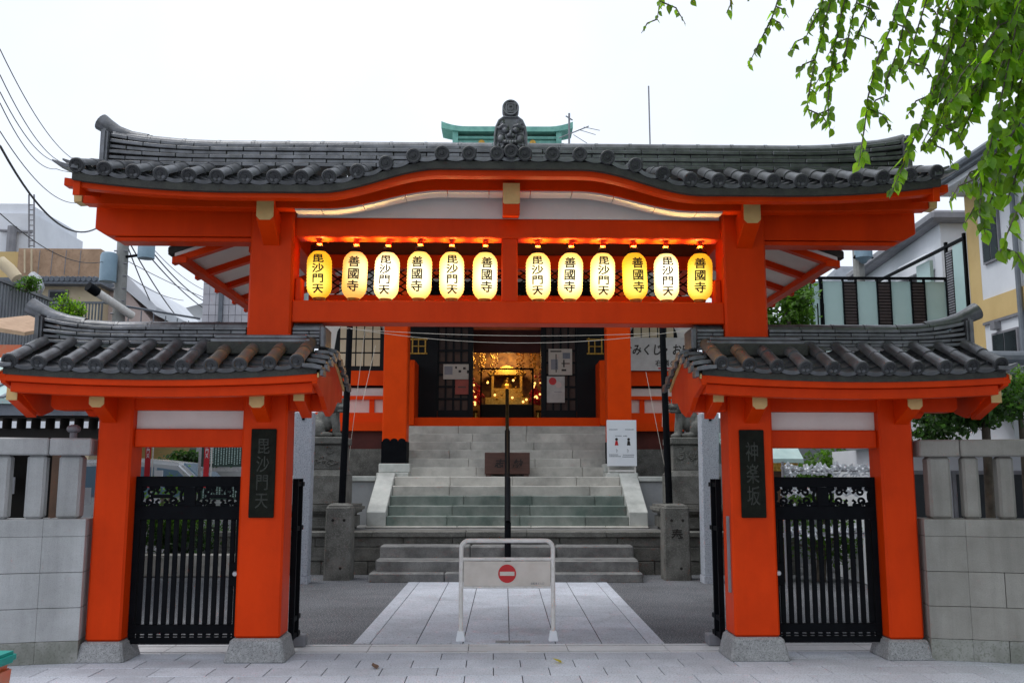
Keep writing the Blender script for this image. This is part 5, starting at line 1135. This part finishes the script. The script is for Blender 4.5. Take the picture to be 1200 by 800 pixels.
shrub('garden_tree', 'bright green tree in the gap behind the right gate eave', 'tree', (at(922, 362, Y=16.5).x, 16.5, at(922, 360, Y=16.5).z), .62, .5, .62, 2600, .11, M['shrub'], trunk=0, seed=14)
t = thing('garden_railing', 'dark thin railing behind the right gate eave', 'railing', (5.6, 17.2, 3.9))
for k in range(12): x = 5.0+.11*k; MB().box(x, x+.02, 17.2, 17.22, 3.9, 4.75).obj('rail_bar', M['black'], t)

# ------------------------------------------------------------------ houses, pole and wires on the left
B = at
t = thing('white_rooftop_block', 'white rooftop tower block with pipes and ladder at the far left', 'building', (-16.5, 32, 0)); a, b = B(-30, 240, Y=32), B(40, 237, Y=32)
MB().box(a.x, b.x, 32, 36, 0, b.z-.4).obj('walls', M['bwhite'], t); MB().box(a.x, b.x-.25, 32.2, 36, b.z-.4, b.z).obj('parapet', M['bwhite'], t); q = B(14, 265, Y=31.8)
MB().tube([(q.x, 31.85, q.z-1.5), (q.x, 31.85, q.z)], .16, 8).obj('vent_pipe', M['eave'], t); MB().tube([B(0, 270, Y=31.9), B(38, 272, Y=31.9)], .05, 6).obj('cable_duct', M['eave'], t)
for px in (34, 40): MB().tube([B(px, 290, Y=31.7), B(px, 228, Y=31.7)], .03, 5).obj('ladder_rail', M['eave'], t)
for k in range(9): MB().tube([B(34, 288-6*k, Y=31.7), B(40, 288-6*k, Y=31.7)], .02, 4).obj('ladder_rung', M['eave'], t)
t = thing('tan_house', 'house with tan stucco parapet and cream wall on the left', 'building', (-11, 26, 0)); a, b = B(22, 291, Y=26), B(116, 326, Y=26)
MB().box(a.x, b.x, 26, 27.0, b.z, a.z).obj('parapet', M['btan'], t); MB().box(a.x-1.5, a.x-.02, 26.2, 31, b.z-.3, a.z-.05).obj('side_parapet', M['byellow'], t)
MB().box(a.x-1.5, b.x+.1, 25.9, 27.2, b.z-.18, b.z-.01).obj('gutter', M['slate'], t)
MB().box(a.x-1.5, b.x-.1, 26.3, 27.5, 0, b.z-.18).obj('walls', M['cream'], t)
for k in range(16): x = a.x+(b.x-a.x)*k/15.5; MB().tube([(x, 25.85, b.z-.05), (x, 26.4, b.z+.05)], .075, 6).obj('eave_tile', M['slate'], t)
c, d = B(56, 339, Y=26.2), B(78, 352, Y=26.2); f = MB().box(c.x, d.x, 26.24, 26.29, d.z-.8, c.z).obj('window', M['eave'], t); MB().box(c.x+.05, d.x-.05, 26.225, 26.238, d.z-.75, c.z-.06).obj('pane', M['glass'], f)
for px in (29, 37): MB().tube([B(px, 292, Y=25.9), B(px, 320, Y=25.9)], .025, 5).obj('ladder_rail', M['cream'], t)
for px in (47, 62, 78, 95): MB().tube([B(px, 293, Y=25.95), B(px-3, 322, Y=25.95)], .012, 4).obj('wall_wire', M['eave'], t)
t = thing('balcony_railing', 'dark balcony railing with potted plants above the left side roof', 'balcony', (-10, 22, 4)); y = 22.0
a, b = B(56, 353, Y=y), B(118, 378, Y=y); MB().box(a.x, b.x, y, y+.05, a.z-.05, a.z).obj('top_rail', M['slate'], t); MB().box(a.x, b.x, y, y+.9, b.z-.4, b.z-.2).obj('floor_slab', M['concrete'], t)
for k in range(18): x = a.x+(b.x-a.x)*k/17; MB().box(x-.015, x+.015, y+.01, y+.04, b.z-.2, a.z-.05).obj('rail_bar', M['slate'], t)
e = B(136, 366, Y=20.2); MB().tube([(b.x, y, a.z-.02), (e.x+.3, 25, a.z+.1)], .03, 5).obj('top_rail', M['slate'], t)
for k in range(9): q = k/8; MB().tube([(b.x+(e.x+.3-b.x)*q, y+3*q, a.z-.02), (b.x+(e.x+.3-b.x)*q, y+3*q, b.z-.2)], .015, 4).obj('rail_bar', M['slate'], t)
for k, (px, py, r) in enumerate(((74, 358, .34), (61, 358, .22), (92, 362, .26), (84, 364, .24))):
    p = B(px, py, Y=21.8); shrub('potted_shrub', ('tall yellow-green potted conifer on the left balcony', 'small potted conifer at the left end of the balcony', 'potted conifer toward the right of the balcony', 'low potted conifer in the middle of the balcony')[k], 'plant', (p.x, 21.7, p.z-.08), r*.72, .18, r*1.25, 420, .07, M['leaf'], 'potted conifers on the balcony', seed=30+k)
t = thing('ribbed_block', 'blue-grey ribbed metal building at the left edge', 'building', (-11, 20, 0)); a, b = B(58, 353, X=-10.2), B(-10, 320, X=-10.2)
zt_ = a.z; yn, yf = 17.2, a.y
MB().add([(-13, yn, 0), (-10.2, yn, 0), (-10.2, yf, 0), (-13, yf, 0), (-13, yn, zt_), (-10.2, yn, zt_), (-10.2, yf, zt_), (-13, yf, zt_)], [(0, 3, 2, 1), (4, 5, 6, 7), (0, 1, 5, 4), (1, 2, 6, 5), (2, 3, 7, 6), (3, 0, 4, 7)]).obj('walls', M['bgrey'], t)
k = yn+.05
while k < yf: MB().box(-10.2, -10.17, k, k+.05, 2, zt_-.02).obj('wall_rib', M['bgrey'], t); k += .13
MB().box(-13.0, -10.15, yn-.05, yf+.05, zt_, zt_+.07).obj('coping', M['eave'], t)
p = B(23, 328, Y=19.5); shrub('roof_plant', 'green plant growing on the ribbed building roof', 'plant', (p.x, 19.8, p.z), .30, .2, .18, 600, .07, M['shrub'], seed=41)
t = thing('duct_pipe', 'silver bent duct pipe on top of the ribbed building', 'pipe', (-9.8, 19.5, 5.5)); MB().tube([B(x, y, Y=20.2) for x, y in ((0, 306), (12, 316), (20, 326))], .13, 10).obj('duct', M['cream'], t, smooth=50); MB().tube([B(x, y, Y=20.2) for x, y in ((36, 324), (42, 328), (45, 336), (42, 342))], .13, 10).obj('elbow', M['rail'], t, smooth=50)
t = thing('shop_awning', 'brown and orange shop roof edge at the lower left', 'awning', (-9.2, 16, 3.5)); a, b = B(-5, 381, Y=15), B(29, 389, Y=15)
MB().add([(a.x-.5, 15, a.z+.05), (b.x, 15, b.z), (b.x, 17, b.z+.5), (a.x-.5, 17, a.z+.5), (a.x-.5, 15, a.z-.03), (b.x, 15, b.z-.06), (b.x, 17, b.z+.44), (a.x-.5, 17, a.z+.42)], [(0, 1, 2, 3), (7, 6, 5, 4), (0, 4, 5, 1), (1, 5, 6, 2), (2, 6, 7, 3), (3, 7, 4, 0)]).obj('roof', M['btan'], t)
MB().box(a.x-.5, b.x-.25, 15.2, 17, 2.4, a.z-.3).obj('ochre_wall', M['byellow'], t); MB().box(a.x-.5, b.x-.1, 15.1, 15.2, a.z-.55, a.z-.3).obj('fascia', M['orange'], t)
t = thing('tile_tower', 'lilac-grey tiled building under the left gate eave', 'building', (-7.5, 24, 0)); a, b = B(239, 320, Y=24), B(330, 320, Y=24)
MB().box(a.x, b.x, 24.03, 28, 0, 8.0).obj('walls', M['concrete'], t)
n = 0; tx = a.x; TW = .17
while tx < b.x-.6:
    tz = 4.55
    while tz < 7.3: MB().box(tx+.006, tx+TW-.006, 24.0, 24.035, tz+.006, tz+.27-.006).obj('wall_tile', M['btile'], t); tz += .27
    tx += TW
c = B(259, 340, Y=23.9); MB().box(c.x-.05, c.x+.05, 23.9, 23.99, 3, 7.6).obj('downpipe', M['slate'], t)
t = thing('pink_house', 'pale pink and white gabled house left of the lilac tower', 'building', (-9.6, 27, 0)); a, b = B(150, 346, Y=27), B(176, 374, Y=27)
MB().prism([(a.x-1.5, 3), (b.x, 3), (b.x, b.z-.0), (a.x-.0, a.z+.1), (a.x-1.5, a.z+.35)], 'y', 27, 32).obj('walls', M['bpink'], t); MB().prism([(a.x-1.5, a.z+.36), (a.x, a.z+.11), (b.x+.2, b.z+.1), (b.x+.2, b.z+.35), (a.x, a.z+.55), (a.x-1.5, a.z+.7)], 'y', 26.9, 32.1).obj('roof_edge', M['bwhite'], t)
t = thing('white_rooftops', 'pale low white rooftop building under the wires', 'building', (-11, 40, 0)); a, b = B(172, 358, Y=40), B(238, 385, Y=40)
MB().box(a.x, b.x+.5, 40, 46, 0, b.z+.45).obj('walls', M['bwhite'], t); MB().prism([(a.x, b.z+.46), (a.x+.8, a.z), (b.x-1.0, a.z-.1), (b.x+.5, a.z+.35), (b.x+.5, b.z+.46)], 'y', 40.2, 45).obj('roof', M['concrete'], t)
f = MB().box(b.x-1.2, b.x-.2, 39.95, 40.0, b.z-.1, b.z+.3).obj('window', M['slate'], t)
t = thing('roof_railing', 'thin rooftop rail frame right of the utility pole', 'railing', (-11, 30, 6))
for p, q in (((150, 337), (168, 347)), ((150, 348), (168, 352)), ((168, 347), (168, 356)), ((158, 342), (158, 354)), ((163, 345), (163, 355))): MB().tube([B(*p, Y=30), B(*q, Y=30)], .02, 4).obj('rail_tube', M['eave'], t)
t = thing('awning_roller', 'silver tubular roller with black end beside the utility pole', 'tube', (-9.6, 20.5, 5)); P = [B(x, y, Y=21+(x-104)*.02) for x, y in ((104, 336), (155, 370))]
MB().tube(P, .095, 12).obj('tube', M['steel'], t, smooth=50); d = (P[1]-P[0]).normalized(); MB().tube([P[0]-d*.02, P[0]+d*.25], .11, 12).obj('black_end', M['black'], t, smooth=50)
# utility pole
t = thing('utility_pole', 'grey concrete utility pole with blue-grey transformers on the left', 'utility pole', (-8.6, 22, 0)); p = B(141, 340, Y=22); zt_ = B(141, 208, Y=22).z
MB().tube([(p.x, 22, 0), (p.x, 22, zt_)], [.17, .125], 14).obj('shaft', M['pole'], t, smooth=50)
for px, py, h in ((126, 330, .62), (171, 303, .55)):
    q = B(px, py, Y=21.7); MB().lathe((q.x, 21.7, q.z), [(.0, 0), (.19, 0), (.19, h), (.16, h+.06), (0, h+.08)], 18).obj('transformer', M['trafo'], t, smooth=40)
    MB().tube([(q.x, 21.7, q.z+.1), (p.x, 22, q.z+.1)], .035, 6).obj('bracket', M['black'], t)
for z in (8.2, 8.9): MB().box(p.x-1.0, p.x+.9, 21.85, 21.95, z, z+.07).obj('cross_arm', M['eave'], t)
for k in range(7): MB().lathe((p.x-.9+.28*k, 21.9, 8.27), [(.05, 0), (.06, .06), (.03, .1), (.05, .15), (0, .17)], 8).obj('insulator', M['paper'], t)
for k in range(14): z = 4.4+.3*k; MB().tube([(p.x-.16, 21.9, z), (p.x+.16, 21.9, z)], .02, 4).obj('step_bolt', M['eave'], t)
q = B(133, 275, Y=22); 
wires = [((0, 58), (92, 190)), ((0, 88), (78, 192)), ((0, 108), (72, 190)), ((0, 121), (66, 198)), ((0, 154), (90, 238)), ((0, 171), (112, 268)), ((0, 250), (124, 306)), ((0, 176), (60, 226))]
for i, (a, b) in enumerate(wires[:7]):
    c = B(*a, Y=13); d = B(*b, Y=22); c2 = c+(c-d)*.6; c2.z += .8
    cable('overhead_wire', 'black overhead wire, number %s down from the top at the left edge' % ('one', 'two', 'three', 'four', 'five', 'six and thickest', 'seven, lowest and flattest')[i], 'wire', [c2, c, d] + ([Vector((B(141, 240, Y=22).x, 22, 9.0+.12*i))] if i < 5 else []), .008 if i not in (5,) else .018, M['cable'], 'overhead wires at the left', .28 if i != 5 else .5)
for i, (a, b) in enumerate((((147, 282), (189, 377)), ((150, 281), (213, 378)), ((165, 288), (240, 362)), ((176, 292), (238, 352)), ((148, 305), (292, 366)), ((178, 290), (240, 340)), ((148, 322), (215, 352)))):
    c = B(*a, Y=22); d = B(*b, Y=30); d2 = d+(d-c)*.4
    cable('pole_wire', ('leftmost steep', 'second steep', 'third diagonal', 'fourth diagonal', 'long flat', 'thin topmost diagonal', 'short thin')[i] + ' wire running from the utility pole toward the tiled tower', 'wire', [c, d], .016 if i < 4 else .009, M['cable'], 'wires right of the utility pole', .12)
# bin at the left edge of the pavement
t = thing('kerbside_bin', 'orange plastic bin with teal lid at the left edge of the pavement', 'bin', (-3.36, 6.1, 0))
xr = at(11, 775, Y=6.1).x-.17
MB().frus((xr-.45, xr-.02, 6.1, 6.5), 0, (xr-.47, xr, 6.08, 6.52), .32).obj('body', M['orange'], t, bevel=.03, seg=2); MB().box(xr-.49, xr+.008, 6.06, 6.54, .325, .40).obj('lid', M['teal'], t, bevel=.02, seg=2); MB().box(xr-.40, xr-.08, 6.07, 6.078, .10, .30).obj('label_patch', M['banner'], t)

# ------------------------------------------------------------------ street tree over the pavement on the right
rng = random.Random(77)
tree = thing('street_tree', 'leafy street tree with drooping branches over the right of the gate', 'tree', (5.4, 3.4, 0))
MB().tube([(5.4, 3.4, 0), (5.35, 3.4, 1.5), (5.2, 3.5, 3.2), (5.0, 3.6, 5.0), (4.8, 3.7, 7.0)], [.24, .20, .17, .12, .05], 14).obj('trunk', M['bark'], tree, smooth=60)
def proj(p):
    v = Vector(p)-Vector((0, 0, EYE)); c = v.dot(fwd)
    return (9999, 9999) if c < .2 else (600+F_PX*v.dot(rt)/c, 400-F_PX*v.dot(up)/c)
ends = []
for k in range(34):
    a = rng.uniform(0, 6.28); r = rng.uniform(1.2, 4.4); e = Vector((5.0+r*math.cos(a), 3.7+.95*r*math.sin(a), rng.uniform(5.0, 8.0))); q = Vector((5.15, 3.55, rng.uniform(3.4, 4.8)))
    mpt = q.lerp(e, .5)+Vector((0, 0, .35))
    if min(proj(x)[0] for x in (mpt, e)) < 1230 and max(proj(x)[1] for x in (mpt, e)) > -20: continue
    MB().tube([q, mpt, e], [.07, .045, .012], 8).obj('branch', M['bark'], tree, smooth=60); ends += [e, mpt]
LEAFM = []
for k in range(4):
    prof = [(0, 0), (.30, .12), (.43, .32), (.36, .58), (.16, .84), (0, 1.08)]; cv = rng.uniform(.05, .42); cu_ = rng.uniform(-.38, .22)
    vs = [(0, y, cu_*y*y) for _, y in prof] + [(x*.88, y, cv*x+cu_*y*y) for x, y in prof[1:-1]] + [(-x*.88, y, cv*x+cu_*y*y) for x, y in prof[1:-1]]
    fs = [(0, 6, 1), (0, 1, 10)] + [(i, 5+i, 6+i, i+1) for i in range(1, 4)] + [(i, i+1, 10+i, 9+i) for i in range(1, 4)] + [(4, 9, 5), (4, 5, 13)]
    mb = MB(); mb.add(vs, fs); mb.tube([(0, 0, 0), (0, -.28, .05)], .012, 4, False); me = rawmesh(mb, 'leaf', M['leaf'], 80); LEAFM.append((me, mb.v, mb.f))
LEAFY = LEAFM[0][0].copy(); LEAFY.materials.clear(); LEAFY.materials.append(M['leaf_y'])
strands = [  # drooping twigs: pixel path, distance, leaf size
 ([(775, -30), (773, 4), (770, 24)], 4.6, .05, 11), ([(862, -40), (856, 6), (851, 16)], 4.6, .06, 12), ([(878, -30), (876, 2)], 4.6, .05, 12), ([(925, -40), (905, 20), (890, 50), (876, 78)], 4.5, .05, 7), ([(935, -30), (929, 2)], 4.5, .05, 9),
 ([(985, -40), (968, 20), (955, 70), (948, 110), (945, 132)], 4.4, .062, 6), ([(1000, -40), (985, 20), (975, 70), (970, 120), (972, 148)], 4.4, .06, 5.5), ([(975, -40), (962, 10), (950, 30), (943, 48)], 4.4, .06, 6), ([(1015, -40), (998, 25), (990, 65), (986, 88)], 4.5, .06, 6),
 ([(1030, -30), (1015, 20), (1002, 45), (992, 60)], 4.5, .05, 6), ([(1065, -40), (1045, 30), (1028, 70), (1017, 115), (1013, 150), (1006, 195)], 4.2, .075, 9), ([(1080, -30), (1060, 25), (1052, 60), (1040, 90), (1036, 120)], 4.3, .06, 9), ([(1095, -30), (1075, 35), (1065, 70), (1055, 85)], 4.4, .055, 8),
 ([(1135, -40), (1118, 40), (1100, 90), (1085, 130), (1072, 160), (1058, 195), (1045, 225)], 4.2, .07, 6), ([(1150, -40), (1128, 60), (1108, 120), (1092, 160), (1080, 175)], 4.3, .065, 6), ([(1125, -40), (1105, 20), (1088, 60), (1078, 85)], 4.4, .06, 7), ([(1160, -40), (1140, 40), (1120, 95), (1110, 140), (1108, 150)], 4.4, .06, 7),
 ([(1185, -40), (1165, 50), (1148, 110), (1135, 140), (1125, 160)], 4.2, .07, 6), ([(1205, -40), (1185, 60), (1170, 130), (1158, 180), (1150, 215), (1148, 250), (1155, 275)], 4.0, .07, 6), ([(1225, -20), (1200, 80), (1185, 150), (1172, 200), (1160, 240), (1152, 262)], 4.1, .075, 6), ([(1240, 0), (1215, 110), (1200, 170), (1188, 215), (1180, 235)], 4.0, .08, 7),
 ([(1235, 60), (1215, 160), (1200, 230), (1185, 262), (1172, 296)], 3.9, .08, 8), ([(1150, -40), (1145, 20), (1140, 60)], 4.3, .065, 5), ([(1180, -40), (1172, 20), (1165, 70)], 4.2, .07, 5), ([(1210, -40), (1195, 30), (1188, 90), (1180, 130)], 4.1, .075, 5), ([(1070, -40), (1055, 5)], 4.5, .06, 6), ([(1110, -40), (1100, 10), (1095, 35)], 4.4, .06, 6),
 ([(1195, 20), (1160, 90), (1130, 120), (1118, 150)], 4.2, .06, 7), ([(1225, 90), (1192, 150), (1172, 175), (1150, 195), (1135, 225)], 4.0, .07, 7), ([(1200, -40), (1160, -5), (1120, 10)], 4.3, .07, 6), ([(1210, -10), (1180, 20), (1150, 30), (1130, 50)], 4.4, .07, 6), ([(1220, 30), (1195, 60), (1170, 80)], 4.4, .07, 6)]
leaves = []
for pth, Y, sz, sp in list(strands):
    if len(pth) < 3: continue
    for k in range(len(pth)):
        for h in range(rng.randrange(2)):
            a, b = pth[max(k-1, 0)], pth[k]; q = rng.random(); x, y = a[0]+(b[0]-a[0])*q, a[1]+(b[1]-a[1])*q; d = rng.choice((-1, 1)); l = rng.uniform(14, 40)
            strands.append(([(x, y), (x+d*l*.6, y+l*.25), (x+d*l*.95, y+l*.85)], Y+rng.uniform(-.15, .15), sz*.85, 8))
for k in range(40):                    # short twigs filling the corner where the crown comes down
    x, y = rng.uniform(1110, 1215), rng.uniform(-30, 110)*(1 if rng.random() < .7 else 1.5); l = rng.uniform(25, 60)
    strands.append(([(x, y), (x-l*.4, y+l*.5), (x-l*.6, y+l)], rng.uniform(3.9, 4.8), .07, 6.5))
for pth, Y, sz, sp in strands:
    P3 = [at(px, py, Y=Y+rng.uniform(-.05, .05)) for px, py in pth]
    MB().tube(P3, [.004]*(len(P3)-1)+[.0015], 5).obj('twig', M['bark'], tree)
    for a, b, pa, pb in zip(P3[:-1], P3[1:], pth[:-1], pth[1:]):
        n = max(1, int(math.hypot(pb[0]-pa[0], pb[1]-pa[1])/sp*1.75))
        for k in range(n):
            q = a.lerp(b, (k+rng.random()*.6)/n); leaves.append((q, sz*.95*rng.uniform(.55, 1.25)*(1.0 if pb[1] < pth[-1][1] else .85), rng))
def leafrot(): return Euler((rng.uniform(-1.9, -.9), rng.uniform(-.7, .7), rng.uniform(0, 6.28)), 'XYZ')
stuff = MB(); cnt = 0
rng.shuffle(leaves)
for q, s, _ in leaves:
    k = rng.randrange(4); R = leafrot(); px = proj(q)
    if cnt < 290 and -10 < px[0] < 1210 and -10 < px[1]:
        me = LEAFY if rng.random() < .012 else LEAFM[k][0]
        o = inst(me, 'leaf', tree, q + Vector((rng.uniform(-.015, .015), rng.uniform(-.02, .02), 0)), R, (s, s, s)); cnt += 1
    else:
        Rm = R.to_matrix(); stuff.add([q + Rm @ (Vector(v)*s) for v in LEAFM[k][1]], LEAFM[k][2])
n = 0
while n < 24000:                       # the crown above and beside the frame
    c = rng.choice(ends); q = c + Vector((rng.gauss(0, .8), rng.gauss(0, .8), rng.gauss(.1, .5)))
    if q.z < 2.6 or q.y < .3: continue
    px = proj(q)
    if -60 < px[0] < 1195 and px[1] > -45: continue
    if 1195 <= px[0] < 1300 and px[1] > 200: continue
    n += 1; s = rng.uniform(.09, .15); Rm = leafrot().to_matrix(); k = rng.randrange(4)
    v6 = LEAFM[k][1]; stuff.add([q + Rm @ (Vector(v6[i])*s) for i in (0, 7, 8, 5, 12, 11)], [(0, 1, 2, 3), (0, 3, 4, 5)])
stuff.obj('foliage', M['leaf'], tree)['kind'] = 'stuff'

for (px, py, lab, mt) in ((658, 776, 'small pale fallen leaf on the pavement right of the barrier', M['leaf_y']), (441, 783, 'small dark fallen leaf on the pavement left of the barrier', M['woodb'])):
    q = at(px, py, Z=.006); me = LEAFM[1][0].copy(); me.materials.clear(); me.materials.append(mt)
    o = inst(me, 'fallen_leaf', None, q, (.15, .1, 1.1 if px > 500 else .5), (.085, .085, .085)); tag(o, lab, 'leaf', 'fallen leaves')
